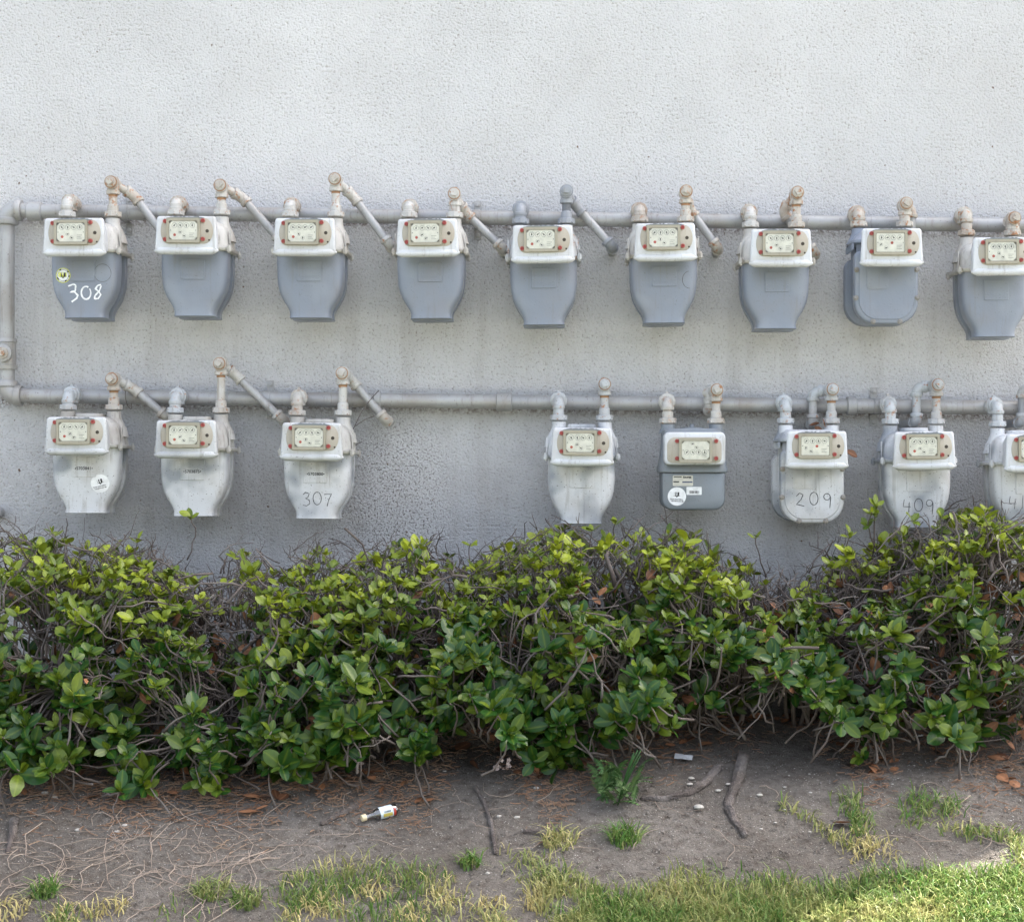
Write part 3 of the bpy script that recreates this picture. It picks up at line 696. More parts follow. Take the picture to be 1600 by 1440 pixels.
# small loop of tie wire hanging from the lower pipe
def inlet(px_nut, nut_pt, pipe_y_px, mat, valvemat, lift=0.):
    """Stop cock on the main pipe, elbow, nipple and swivel nut down to a meter's inlet."""
    x = nut_pt.x; zc = nut_pt.z; r = .0138
    zp = H + (VY - pipe_y_px) * (D0 + YP) / FP + lift
    v = obj('stop_cock', None, man); v.location = Vector((x, YP, zp)) - mo
    b = MB()
    b.lathe((0, -.018, 0), (0, -1, 0), [(0, .024), (.012, .025), (.014, .020), (.022, .019), (.024, .026), (.030, .028), (.046, .028), (.050, .021), (.058, .020), (.0585, .024), (.066, .024), (.067, .018), (.075, .017)], 10)
    b.lathe((0, -.055, -.034), (0, 0, 1), [(0, .009), (.006, .016), (.008, .020), (.050, .019), (.052, .014), (.056, .011)], 10)
    b.box(-.0045, .0045, -.062, -.048, .02, .034 - lift * .4)
    body = bpy.data.objects.new('valve_body', b.mesh('valve_body', valvemat, 30)); COL.objects.link(body)
    # make the stop cock itself the body mesh so that it stays one level deep
    me = body.data; bpy.data.objects.remove(body); bpy.data.objects.remove(v)
    v = obj('stop_cock', me, man, Vector((x, YP, zp)) - mo)
    top = Vector((0, YC - YP, 0)); ztop = max(zp, zc + .045) - zp
    corner = Vector((0, YC - YP, 0.0 if True else ztop))
    me, L = elbow_mesh(Vector((0, 0, 0)), corner, corner + Vector((0, 0, -1)), r, mat, 1.75); obj('elbow', me, v)
    b = MB(); seg(b, (0, YC - YP, -r * 1.5), (0, YC - YP, zc - zp + .01), r); obj('nipple', b.mesh('nipple', mat), v)
    if mat.name != M['fitgrey'].name:
        b = MB(); seg(b, (0, YC - YP, -r * 2.2), (0, YC - YP, -r * 2.85), r * 1.04); obj('thread', b.mesh('thread', M['thread']), v)
    obj('swivel_nut', cached(('nut', mat.name), lambda: nut_mesh(mat)), v, (0, YC - YP, zc - zp))
    return v
def meter_pts(cx, bot, c=False):
    if c: s = (D0 - .28) / FP; return (cx - VX) * s, H + (VY - bot) * s - .0, .077, .150 + .013
    s = (D0 - .335) / FP; return (cx - VX) * s, H + (VY - bot) * s + .031, .073, .110 + .016
INL = [(116, 400, ptop, 326, 'fit'), (291.5, 397, ptop, 326, 'fit'), (476, 400, ptop, 326, 'fit'), (668, 401, ptop, 328, 'fit'), (848.5, 411, ptop, 334, 'fitgrey'), (1041, 408, ptop, 334, 'fit'), (1220, 417, ptop, 342, 'fit'), (1395, 416, ptop, 343, 'fitrust'), (1569, 430, ptop, 352, 'fitrust')]
INL2 = [(117.5, 711, plow, 617, 'fitpale'), (290.5, 716, plow, 619, 'fitpale'), (487.5, 720, plow, 622, 'fit'), (910, 728, plow, 627, 'fitpale'), (1086, 736, plow, 630, 'fit'), (1276.5, 733, plow, 632, 'fitpale'), (1446, 734, plow, 635, 'fitpale'), (1619, 738, plow, 637, 'fitpale')]
for cx, bot, f, py, m in INL + INL2:
    X, Z, dx, dz = meter_pts(cx, bot, cx == 1086)
    pxv = VX + (X - dx) * FP / (D0 + YP)
    inlet(cx, Vector((X - dx, YC, Z + dz)), f(pxv), M[m], M['fitrust'] if m in ('fit', 'fitrust') and f is ptop else M[m], .021 if f is ptop else .004)

def plug_square(mat):
    b = MB(); b.lathe((0, 0, 0), (0, -1, 0), [(.0, .0165), (.0025, .0172), (.008, .0165), (.009, .013)], 20); b.box(-.0085, .0085, -.022, -.008, -.0085, .0085); return b.mesh('plug', mat, 25)
def house_pipe(label, cx, bot, teey, route, fm, pm, c=False, rm=None):
    """Outlet of a meter: swivel nut, riser, tee with a square-headed plug to the front, and the pipe that leaves the tee's back for the wall."""
    X, Z, dx, dz = meter_pts(cx, bot, c); x = X + dx; r = .0135
    zt = H + (VY - teey) * (D0 + YC - .02) / FP
    t = thing('house_pipe', label, 'gas pipe', (x, YC, Z + dz), (0, 0, 0), 'outlet pipes rising from the gas meters'); o = Vector((x, YC, Z + dz))
    obj('swivel_nut', cached(('nut', fm.name), lambda: nut_mesh(fm)), t)
    b = MB(); seg(b, (0, 0, .01), (0, 0, zt - o.z - .015), r, 16); obj('riser', b.mesh('riser', rm or fm), t)
    tz = zt - o.z
    if fm.name != M['fitgrey'].name:
        b = MB(); seg(b, (0, 0, tz - .043), (0, 0, tz - .034), r * 1.05); obj('thread', b.mesh('thread', M['thread']), t)
        b = MB(); b.lathe((0, -.0262, tz), (0, -1, 0), [(0, .0195), (.0012, .0195)], 20); obj('thread', b.mesh('thread', M['thread'], 30), t); b = MB()
    b.lathe((0, 0, tz - .036), (0, 0, 1), [(0, .0195), (.002, .0215), (.012, .0215), (.013, .0185), (.050, .0185), (.056, .014), (.058, .004)], 20)
    b.lathe((0, .030, tz), (0, -1, 0), [(0, .0205), (.010, .0205), (.011, .0182), (.045, .0182), (.046, .0215), (.056, .0215)], 20); obj('tee', b.mesh('tee', fm, 35), t)
    obj('plug', cached(('plugsq', fm.name), lambda: plug_square(fm)), t, (0, -.0265, tz), (0, R(random.uniform(0, 90)), 0))
    if route:
        pts = [Vector((0, .02, tz))] + [Vector(q) - o for q in route]
        pipe_run(t, pts, r, pm, fm)
CORNER = {116: (209, 305), 291.5: (377, 307), 476: (551, 306), 668: (727, 332), 848.5: (901, 323), 1041: (1077, 327), 117.5: (207, 606), 290.5: (367, 585), 487.5: (549, 594)}
def slant(cx, bot, teey, end, c=False, yb=-.102):
    X, Z, dx, dz = meter_pts(cx, bot, c); x = X + dx; zt = H + (VY - teey) * (D0 + YC - .02) / FP
    e = P(end[0], end[1], yb); return [tuple(P(*CORNER[cx], yb)), tuple(e), (e.x + .002, 0.02, e.z - .004)]
def drop(cx, bot, teey, dx_px, endy, c=False, yb=-.105, side=0):
    X, Z, dx, dz = meter_pts(cx, bot, c); x = X + dx; zt = H + (VY - teey) * (D0 + YC - .02) / FP
    e = P(dx_px, endy, yb); return [(x + .0, YC + .045, zt), (e.x, yb, zt - .004), (e.x, yb, e.z), (e.x + side, 0.02, e.z - .002)]
HP = [
 (116, 400, 285, 's', (262, 376), 'fitrust', 'pipe', 'rusty topped outlet pipe of the meter scrawled 308, slanting behind the next meter'),
 (291.5, 397, 290, 's', (440, 378), 'fit', 'pipe', 'outlet pipe of the second upper meter, slanting long to the third meter'),
 (476, 400, 280, 's', (610, 384), 'fit', 'pipe', 'tallest outlet pipe of the upper row with a steep slant and open elbow'),
 (668, 401, 303, 's', (786, 389), 'fit', 'pipe', 'outlet pipe of the fourth upper meter, slanting to the meter with dark grey fittings'),
 (848.5, 411, 299, 's', (957, 386), 'fitgrey', 'pipe', 'outlet pipe whose riser and tee are painted dark grey'),
 (1041, 408, 299, 's', (1122, 388), 'fitrust', 'pipe', 'outlet pipe of the meter with the pencilled half circle, steeply slanted'),
 (1220, 417, 301, 'z', (1222, 332, 1274, 396), 'fitrust', 'pipe', 'outlet pipe doubling back to the wall behind its own riser'),
 (1395, 416, 318, 'd', (1424, 400), 'fitrust', 'pipe', 'rusty outlet pipe of the grey bolted meter, turning sideways then down'),
 (1569, 430, 341, 'd', (1584, 410), 'fitrust', 'pipe', 'rusty outlet pipe of the last meter in the upper row'),
 (117.5, 711, 592, 's', (262, 652), 'fit', 'pipe', 'outlet pipe of the white meter with a round sticker, slanting low'),
 (290.5, 716, 568, 's', (442, 656), 'fit', 'pipe', 'tallest outlet pipe of the lower row, slanting down to meter scrawled 307'),
 (487.5, 720, 583, 's', (603, 656), 'fit', 'pipe', 'outlet pipe of the meter scrawled 307, ending above the bare wall'),
 (910, 728, 600, 'n', None, 'fitpale', 'fitpale', 'upright pale outlet pipe of the white streaked meter'),
 (1086, 736, 609, 'd', (1109, 640), 'fit', 'fit', 'short outlet pipe of the small blue grey meter with a rusty elbow behind'),
 (1276.5, 733, 608, 'd', (1270, 662), 'fitpale', 'fitpale', 'outlet pipe of the meter scrawled 209 with a second upright beside it'),
 (1446, 734, 601, 'd', (1432, 660), 'fitpale', 'fitpale', 'hairpin outlet pipe of the meter scrawled 409'),
 (1619, 738, 603, 'd', (1597, 660), 'fitpale', 'fitgrey', 'hairpin outlet pipe cut by the photo edge above the end of the lower row'),
]
for cx, bot, ty, kind, e, fm, pm, lab in HP:
    c = cx == 1086
    if kind == 's': rt = slant(cx, bot, ty, e, c)
    elif kind == 'd': rt = drop(cx, bot, ty, e[0], e[1], c, side=-.03 if cx > 1300 and bot > 600 else 0)
    elif kind == 'z':
        X, Z, dx, dz = meter_pts(cx, bot); a = P(e[0], e[1], -.105); q = P(e[2], e[3], -.10); zt = H + (VY - ty) * (D0 + YC - .02) / FP
        rt = [(a.x, -.105, a.z + .004), tuple(q), (q.x, .02, q.z)]
    else:
        X, Z, dx, dz = meter_pts(cx, bot, c); zt = H + (VY - ty) * (D0 + YC - .02) / FP; rt = [(X + dx, .02, zt)]
    house_pipe(lab, cx, bot, ty, rt, M[fm], M[pm], c)

# stub of a pipe low on the wall
b = MB(); q = P(-2, 800, 0); b.lathe((q.x, .01, q.z), (0, -1, 0), [(0, .02), (.05, .02), (.051, .016), (.02, .015)], 16); thing('pipe_stub', 'short grey pipe stub poking from the wall below the first white meter', 'pipe stub', me=b.mesh('pipe_stub', M['pipe'], 30))

# ------------------------------------------------------------------ leaves
def leaf_arrays(seed, wid=.5, fold=.18, curl=.12, serr=.0):
    """A leaf of length 1 along +y, upper side +z: 8 stations by 5 across."""
    rnd = random.Random(seed); v = []; rib = []; n = 7
    for i in range(n + 1):
        t = i / n
        w = wid * .5 * (math.sin(math.pi * t ** 1.12) ** .62) if 0 < i < n else .03
        if i == 0: w = .018
        z0 = -curl * (t - .4) ** 2 * 2 + rnd.uniform(-.006, .006)
        for j in (-1, -.5, 0, .5, 1):
            x = w * j + (rnd.uniform(-.012, .012) if abs(j) == 1 and 0 < i < n else 0)
            z = z0 + fold * abs(w * j) * 1.6 - .5 * (w * j) ** 2 + rnd.uniform(-.005, .005)
            v.append((x, t, z)); rib.append(1 - abs(j))
    f = [(i * 5 + j, i * 5 + j + 1, (i + 1) * 5 + j + 1, (i + 1) * 5 + j) for i in range(n) for j in range(4)]
    return np.array(v), f, np.array(rib)
LV = [leaf_arrays(k, wid=.50 + .14 * (k % 4) / 3, fold=.03 + .10 * (k % 3), curl=-.06 + .07 * (k % 5)) for k in range(6)]
TINTS = (0., .14, .3, .5, .75, 1.)
def leaf_mesh(k, ti, mat='leaf'):
    def mk():
        v, f, rib = LV[k]; me = bpy.data.meshes.new('leaf'); me.from_pydata(v.tolist(), [], f); me.materials.append(M[mat])
        a = me.attributes.new('tint', 'FLOAT', 'POINT'); a.data.foreach_set('value', [TINTS[ti]] * len(v)); a = me.attributes.new('rib', 'FLOAT', 'POINT'); a.data.foreach_set('value', rib.tolist())
        me.polygons.foreach_set('use_smooth', [True] * len(f)); me.update(); return me
    return cached(('leaf', k, ti, mat), mk)
def leaf_matrix(p, d, roll, L):
    d = d.normalized(); up = Vector((0, 0, 1)) - d * d.z
    up = up.normalized() if up.length > .05 else d.orthogonal().normalized()
    x = d.cross(up).normalized(); m = Matrix((x, d, x.cross(d))).transposed()
    return Matrix.Translation(p) @ (m @ Matrix.Rotation(roll, 3, 'Y')).to_4x4() @ Matrix.Scale(L, 4)
def joined_leaves(items, mat='leaf', name='leaf_mass'):
    V = []; F = []; T = []; Rb = []; o = 0
    for k, ti, m in items:
        v, f, rib = LV[k]; A = np.array(m); V.append(v @ A[:3, :3].T + A[:3, 3]); F += [tuple(i + o for i in q) for q in f]; o += len(v); T.append(np.full(len(v), TINTS[ti])); Rb.append(rib)
    V = np.concatenate(V); me = bpy.data.meshes.new(name); me.from_pydata(V.tolist(), [], F); me.materials.append(M[mat])
    a = me.attributes.new('tint', 'FLOAT', 'POINT'); a.data.foreach_set('value', np.concatenate(T)); a = me.attributes.new('rib', 'FLOAT', 'POINT'); a.data.foreach_set('value', np.concatenate(Rb))
    me.polygons.foreach_set('use_smooth', [True] * len(F)); me.update(); return me

# ------------------------------------------------------------------ the hedge, shrub by shrub
TOP = [(-60, 850), (0, 848), (40, 872), (95, 866), (150, 885), (200, 872), (250, 900), (290, 912), (340, 935), (370, 892), (410, 890), (435, 925), (465, 888), (500, 880), (560, 905), (600, 885), (660, 868), (705, 893), (740, 915), (775, 880), (820, 865), (870, 850), (930, 872), (990, 858), (1050, 850), (1090, 866), (1130, 905), (1180, 925), (1240, 930), (1285, 895), (1320, 872), (1345, 890), (1400, 850), (1440, 835), (1475, 850), (1510, 818), (1560, 815), (1590, 840), (1660, 825)]
LOW = [(-60, 1205), (0, 1200), (60, 1225), (110, 1200), (180, 1238), (300, 1220), (390, 1250), (470, 1200), (540, 1212), (600, 1205), (650, 1243), (690, 1185), (730, 1115), (770, 1130), (810, 1185), (870, 1245), (910, 1190), (950, 1150), (1010, 1125), (1060, 1150), (1100, 1110), (1150, 1105), (1210, 1070), (1270, 1095), (1310, 1130), (1350, 1185), (1385, 1190), (1410, 1110), (1460, 1140), (1500, 1165), (1560, 1195), (1660, 1180)]
def clump(px, zf): return noise.noise((px / 62., zf * 4.2, 6.5))
def front_y(px, zf):
    """Depth of the hedge's face at photo column px and height fraction zf (0 foot, 1 top)."""
    base = interp([(-60, -1.0), (640, -1.0), (760, -.92), (870, -1.0), (1100, -.9), (1250, -.8), (1660, -.88)], px)
    return base - .13 * max(0, .35 - zf) / .35 + .30 * max(0, zf - .45) / .55 + .06 * math.sin(px * .019) * math.cos(zf * 5 + px * .01) + .16 * clump(px, zf)
def sparse(px, py):
    """How bare the hedge is here (0 full of leaf, 1 bare twig)."""
    g = 0
    for cx, cy, rx, ry, a in ((345, 930, 80, 90, 1.), (1205, 930, 65, 75, 1.), (250, 905, 40, 30, .6), (590, 880, 30, 22, .7), (1330, 930, 90, 60, .55), (735, 870, 60, 30, .8), (860, 970, 50, 35, .5), (940, 950, 40, 35, .4), (1180, 1080, 60, 50, .55), (1430, 1040, 100, 35, .5), (1330, 1080, 80, 35, .6), (190, 1060, 40, 30, .4), (730, 1110, 45, 45, .7), (440, 1150, 70, 30, .4), (420, 910, 50, 30, .6)):
        q = ((px - cx) / rx) ** 2 + ((py - cy) / ry) ** 2; g = max(g, a * math.exp(-q))
    return g
def curve_pts(p, q, bend, n=5):
    p, q = Vector(p), Vector(q); m = (p + q) / 2 + bend
    return [p * (1 - t) ** 2 + m * 2 * t * (1 - t) + q * t * t for t in (k / n for k in range(n + 1))]
def rv(s): return Vector((random.uniform(-s, s), random.uniform(-s, s), random.uniform(-s, s)))
SHRUBS = [
 (-40, 190, 'dense hedge shrub with broad dark leaves down to the soil, under the stickered white meter'),
 (190, 425, 'hedge shrub with a bare twiggy hollow in its top'),
 (425, 600, 'leafy hedge shrub standing beneath the meter scrawled 307'),
 (600, 775, 'full hedge shrub below the bare stretch of wall, with trimmed stubs on top'),
 (775, 985, 'hedge shrub with a long bare branch across its face, behind the jagged weed'),
 (985, 1185, 'bright topped hedge shrub below the small blue grey meter'),
 (1185, 1385, 'thin twiggy hedge shrub with brown leaves, below the meter scrawled 209'),
 (1385, 1650, 'tall yellow green hedge shrub below the meter scrawled 409'),
]
SHOOTS = {0: [(82, 832, -.45, 5), (70, 850, -.5, 4)], 1: [(298, 806, -.42, 4), (215, 846, -.4, 3), (370, 868, -.5, 4)], 3: [(655, 852, -.5, 5), (736, 848, -.4, 3)], 4: [(860, 832, -.4, 5), (880, 826, -.35, 3), (925, 830, -.45, 4), (962, 815, -.4, 3)], 5: [(1005, 835, -.45, 5), (1066, 840, -.5, 4), (1180, 838, -.4, 3)], 6: [(1328, 835, -.45, 5), (1368, 790, -.38, 6), (1362, 800, -.4, 5)], 7: [(1425, 812, -.5, 4), (1470, 808, -.45, 5), (1495, 812, -.5, 6), (1545, 815, -.5, 5)]}
def make_shrub(x0, x1, label, seed):
    random.seed(100 + seed)
    cxp = (x0 + x1) / 2; basey = -.48 if cxp < 1150 else -.42
    sx = (D0 + basey) / FP; bx = (cxp - VX) * sx
    t = thing('hedge_shrub', label, 'shrub', (bx, basey, gz(bx, basey)), (0, 0, 0), 'shrubs of the trimmed hedge along the wall'); o = Vector(t.location)
    W = x1 - x0; tips = []; br = []
    # main branches
    nb = int(W / 9)
    for i in range(nb):
        px = random.uniform(x0 + 5, x1 - 5); zf = random.uniform(.15, .98); yy = random.uniform(front_y(px, zf) + .08, -.2)
        s = (D0 + yy) / FP; py = interp(LOW, px) + (interp(TOP, px) + 22 - interp(LOW, px)) * zf
        e = P(px, py, yy); e.z = max(gz(e.x, e.y) + .05, e.z)
        st = Vector((bx + random.uniform(-.13, .13), basey + random.uniform(-.1, .1), gz(bx, basey) - .01))
        pts = curve_pts(st, e, rv(.09) + Vector((0, 0, .05)), 7); pts = [q + rv(.009) * (0 if k == 0 else 1) for k, q in enumerate(pts)]
        b = MB(); r0 = random.uniform(.005, .010); b.tube([q - o for q in pts], [r0 * (1 - .65 * k / 7) for k in range(8)], 6)
        obj('branch', b.mesh('branch', M['bark'], 180), t); br += [(q, k) for k, q in enumerate(pts) if k > 1]
    leaves = []; tw = MB(); 
    def zig(a, c, r0, r1, n=5, j=.005):
        a, c = Vector(a), Vector(c); bend = rv((c - a).length * .16)
        pts = [a.lerp(c, k / n) + bend * math.sin(math.pi * k / n) + (rv(j) if 0 < k < n else Vector()) for k in range(n + 1)]
        tw.tube([p - o for p in pts], [r0 + (r1 - r0) * k / n for k in range(n + 1)], 5); return pts
    def twig(q, d, r=.0024):
        near = min(random.sample(br, min(60, len(br))), key=lambda a: (a[0] - (q - d * .12)).length)[0]
        if (near - q).length > .26: near = q - (d.normalized() + rv(.8)).normalized() * random.uniform(.08, .16)
        zig(near, q, r * 1.5, r * .8)
    def spray(q, d, L, r):
        """A crooked bare twig that ends at q, with short spurs."""
        pts = zig(q - d.normalized() * L, q, r * 1.4, r * .7, 6, L * .035)
        for k in range(random.randint(1, 4)):
            p = random.choice(pts[2:]); e = p + (d.normalized() + rv(1.1)).normalized() * L * random.uniform(.2, .5); zig(p, e, r * .75, r * .45, 3, L * .02)
    def rosette(q, d, n, L, tb):
        d = d.normalized(); u = d.orthogonal().normalized(); w = d.cross(u); a0 = random.uniform(0, 6.28)
        for k in range(n):
            inner = k >= n - 2 and n > 4
            a = a0 + k * 2.4 + random.uniform(-.3, .3); op = random.uniform(.15, .5) if inner else random.uniform(.7, 1.35)
            ld = d * math.cos(op) + (u * math.cos(a) + w * math.sin(a)) * math.sin(op)
            LL = L * random.uniform(.8, 1.15) * (.62 if inner else 1); ti = tb + random.choice((-1, 0, 0, 1)) + (1 if inner else 0); ti = min(5, max(0, ti))
            # the upper side of a rosette leaf faces along the shoot
            m = leaf_matrix(q + d * random.uniform(-.012, .004), ld, 0, LL)
            nrm = (d - ld * d.dot(ld)); nrm = nrm.normalized() if nrm.length > .05 else u
            x = ld.cross(nrm).normalized(); rot = Matrix((x, ld.normalized(), x.cross(ld.normalized()))).transposed() @ Matrix.Rotation(random.uniform(-.5, .5), 3, 'Y')
            m = Matrix.Translation(q + d * random.uniform(-.014, .004)) @ rot.to_4x4() @ Matrix.Scale(LL, 4)
            leaves.append([random.randrange(6), ti, m])
    area = W * 360
    # the face of the hedge, three layers deep
    for layer, cnt in ((0, int(W * 1.22)), (1, int(W * .8)), (2, int(W * .45))):
        for i in range(cnt):
            px = random.uniform(x0, x1); top, low = interp(TOP, px), interp(LOW, px); zf = random.random() ** .95
            py = low + (top - low) * zf - random.uniform(-4, 12)
            cl = clump(px, zf)
            if random.random() < sparse(px, py) or (cl > .10 and random.random() < min(.92, (cl - .10) * 5)): continue
            y = front_y(px, zf) + layer * random.uniform(.07, .14) + random.uniform(-.05, .07); q = P(px, py, y)
            fz = gz(q.x, q.y) + .015
            if q.z < fz: q.z = fz + random.uniform(0, .05)
            d = Vector((random.uniform(-.5, .5), -random.uniform(.35, 1.) * (1.1 - .75 * zf), random.uniform(.25, .8) + .7 * zf))
            L = random.uniform(.031, .054) * (1.12 - .36 * zf)
            if random.random() < .14 * (1 - zf) + .05: L *= 1.3
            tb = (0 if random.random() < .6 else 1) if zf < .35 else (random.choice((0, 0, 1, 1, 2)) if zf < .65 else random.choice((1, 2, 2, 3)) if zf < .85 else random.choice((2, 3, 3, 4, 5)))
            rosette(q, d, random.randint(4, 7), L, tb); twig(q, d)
    # the flat trimmed top, leafy and twiggy
    for i in range(int(W * .62)):
        px = random.uniform(x0, x1); top = interp(TOP, px); yy = random.uniform(front_y(px, 1), -.12); q0 = P(px, top, front_y(px, 1)); q = Vector(((px - VX) * (D0 + yy) / FP, yy, q0.z + random.uniform(-.12, .035)))
        d = Vector((random.uniform(-.5, .5), random.uniform(-.6, .2), 1)); sp = sparse(px, top + 20)
        if random.random() < .66 - .62 * sp: rosette(q, d, random.randint(3, 6), random.uniform(.024, .050), random.choice((2, 3, 3, 4, 4, 5)))
        spray(q, d + rv(.7), random.uniform(.05, .13), random.uniform(.0012, .0026))
    for i in range(int(W * .42)):     # bare shoots and cut ends over the top
        px = random.uniform(x0, x1); yy = random.uniform(front_y(px, 1), -.15); z = P(px, interp(TOP, px), front_y(px, 1)).z
        q = Vector(((px - VX) * (D0 + yy) / FP, yy, z + random.uniform(-.08, .08))); spray(q, Vector((random.uniform(-1, 1), random.uniform(-.5, .5), random.uniform(.3, 1))), random.uniform(.06, .16), random.uniform(.0010, .0024))
    for i in range(3):                # sawn off stubs
        px = random.uniform(x0, x1); yy = random.uniform(-.6, -.25); z = P(px, interp(TOP, px), front_y(px, 1)).z - random.uniform(-.01, .05); q = Vector(((px - VX) * (D0 + yy) / FP, yy, z)); zig(q - Vector((random.uniform(-.07, .07), random.uniform(-.05, .05), .10)), q, .0075, .0065, 4, .006)
    for i in range(int(W * (1.1 if seed in (1, 6, 7) else .42))):    # bare inner twigs and runners seen in the gaps
        px = random.uniform(x0, x1); zf = random.uniform(.12, .95); py = interp(LOW, px) + (interp(TOP, px) - interp(LOW, px)) * zf; y = front_y(px, zf) + random.uniform(.0, .35); q = P(px, py, y); q.z = max(q.z, gz(q.x, q.y) + .02)
        d = Vector((random.uniform(-1, 1), random.uniform(-.4, .3), random.uniform(-.25, .7))).normalized(); spray(q, d, random.uniform(.07, .22), random.triangular(.0010, .0036, .0014))
    for px, py, yy, n in SHOOTS.get(seed, ()):      # single shoots that stand clear of the trimmed top
        q = P(px, py, yy); st = q + Vector((random.uniform(-.04, .04), .04, -random.uniform(.11, .17))); pts = zig(st, q, .0026, .0016, 6, .004)
        rosette(q, Vector((.1, -.4, 1)), n, .036, 3)
        if n > 4: rosette(pts[4], Vector((random.uniform(-.8, .8), -.5, .6)), 4, .034, 2)
    # a dark inner layer of older leaves and twigs closes the view to the wall
    for i in range(int(W * .55)):
        px = random.uniform(x0, x1); zf = random.uniform(0, .80); py = interp(LOW, px) + (interp(TOP, px) - interp(LOW, px)) * zf
        if random.random() < sparse(px, py) * 1.3 * (py < 1000): continue
        q = P(px, py, random.uniform(-.5, -.18)); q.z = max(q.z - .03, gz(q.x, q.y) + .05)
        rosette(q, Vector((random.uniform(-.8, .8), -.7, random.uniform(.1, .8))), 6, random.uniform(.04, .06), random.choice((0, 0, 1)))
    obj('twig_mass', tw.mesh('twig_mass', M['twig'], 180), t, kind='stuff')
    # the 300 leaves nearest the eye are leaves of their own, the others one mass
    eye = Vector((0, -D0, H)); leaves.sort(key=lambda l: (l[2].translation - eye).length / l[2].to_scale().x ** .5)
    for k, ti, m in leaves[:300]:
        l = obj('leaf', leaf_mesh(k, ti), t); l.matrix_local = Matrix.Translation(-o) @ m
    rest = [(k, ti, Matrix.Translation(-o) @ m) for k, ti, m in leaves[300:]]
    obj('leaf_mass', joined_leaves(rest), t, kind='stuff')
    # brown leaves caught in the twigs
    dead = []
    for i in range(int(W * (1.0 if seed == 6 else .6 if seed == 7 else .2))):
        px = random.uniform(x0, x1); zf = random.uniform(.05, .85); py = interp(LOW, px) + (interp(TOP, px) - interp(LOW, px)) * zf; q = P(px, py, front_y(px, zf) + random.uniform(.03, .25)); q.z = max(q.z, gz(q.x, q.y) + .03)
        dead.append((random.randrange(6), random.randrange(6), Matrix.Translation(-o) @ leaf_matrix(q, rv(1), random.uniform(0, 6), random.uniform(.03, .055))))
    for k, ti, m in dead: l = obj('brown_leaf', leaf_mesh(k, ti, 'dead'), t); l.matrix_local = m
for i, (a, c, lab) in enumerate(SHRUBS): make_shrub(a, c, lab, i)

exec_late = []
# ------------------------------------------------------------------ things on the soil
random.seed(55)
def root(label, pts, r0, r1):
    pts = [G(*p) for p in pts]; b = MB(); path = []; n = 8
    for a, c in zip(pts, pts[1:]): path += [a.lerp(c, k / n) for k in range(n)]
    path.append(pts[-1]); N = len(path)
    path = [q + Vector((.004 * noise.noise((k * .4, 1, r0)), .004 * noise.noise((k * .4, 7, r0)), 0)) for k, q in enumerate(path)]
    sm_ = path[:]
    for _ in range(4): sm_ = [sm_[0]] + [(sm_[k - 1] + sm_[k] * 2 + sm_[k + 1]) / 4 for k in range(1, N - 1)] + [sm_[-1]]
    o = sm_[0].copy(); rad = [(r0 + (r1 - r0) * k / N) * (1 + .22 * noise.noise((k * .5, 3, 2))) for k in range(N)]
    b.bark([q - o + Vector((0, 0, .002 + rad[k] * (.2 + .6 * noise.noise((k * .35, r0 * 900, 5))))) for k, q in enumerate(sm_)], rad); thing('exposed_root', label, 'root', o, me=b.mesh('exposed_root', M['root'], 180))
root('thick dark weathered root running out from under the hedge', [(1160, 1185), (1153, 1225), (1135, 1258), (1148, 1285), (1165, 1308)], .017, .008)
root('grey root with a reddish underside curving left to the jagged weed', [(1122, 1200), (1105, 1225), (1070, 1243), (1030, 1250), (1000, 1248)], .013, .006)
root('short dark root lying at the left edge of the soil', [(22, 1282), (20, 1305), (12, 1335)], .011, .006)
root('half buried pale root behind the little bottle', [(560, 1262), (530, 1275), (500, 1290)], .010, .006)
root('crumbling bark covered root sunk in the soil right of the bottle', [(742, 1230), (758, 1260), (768, 1290), (775, 1335)], .006, .005)
root('pale root end among the grass right of the bottle', [(818, 1300), (842, 1304), (862, 1312)], .008, .007)

def near(px, py):
    lane = 'close under the hedge' if py < 1275 else 'on bare soil' if py < 1345 else 'at the grass'
    who = 'by the soil edge root' if px < 90 else 'below the stickered white meter' if px < 215 else 'below the dull white meter' if px < 400 else 'below the meter scrawled 307' if px < 540 else 'around the bottle' if px < 680 else 'below the soil gap' if px < 850 else 'by the jagged weed' if px < 1040 else 'by the thick root' if px < 1190 else 'below the meter scrawled 209' if px < 1370 else 'below the meter scrawled 409'
    return who + ' ' + lane
def twig_on_soil(label, p, ang, L, r, bend, group):
    o = G(*p); n = 6; pts = []
    for k in range(n + 1):
        t = k / n - .5; a = ang + bend * t; x = o.x + L * t * math.cos(a); y = o.y + L * t * math.sin(a)
        kx, ky = .012 * L / .1 * noise.noise((k * 1.3, L * 50, 1.)), .012 * L / .1 * noise.noise((k * 1.3, L * 50, 7.)); pts.append(Vector((x + kx, y + ky, gz(x, y) + r + .004 + .012 * abs(noise.noise((x * 30, y * 30, L)))))-o)
    b = MB(); b.tube(pts, [r * (1 - .5 * k / n) for k in range(n + 1)], 6); 
    if L > .12:
        q = pts[3]; b.tube([q, q + Vector((math.cos(ang + .7), math.sin(ang + .7), .05)) * L * .3], [r * .7, r * .4], 5)
    thing('dry_twig', label, 'twig', o, group=group, me=b.mesh('dry_twig', M['straw'], 180))
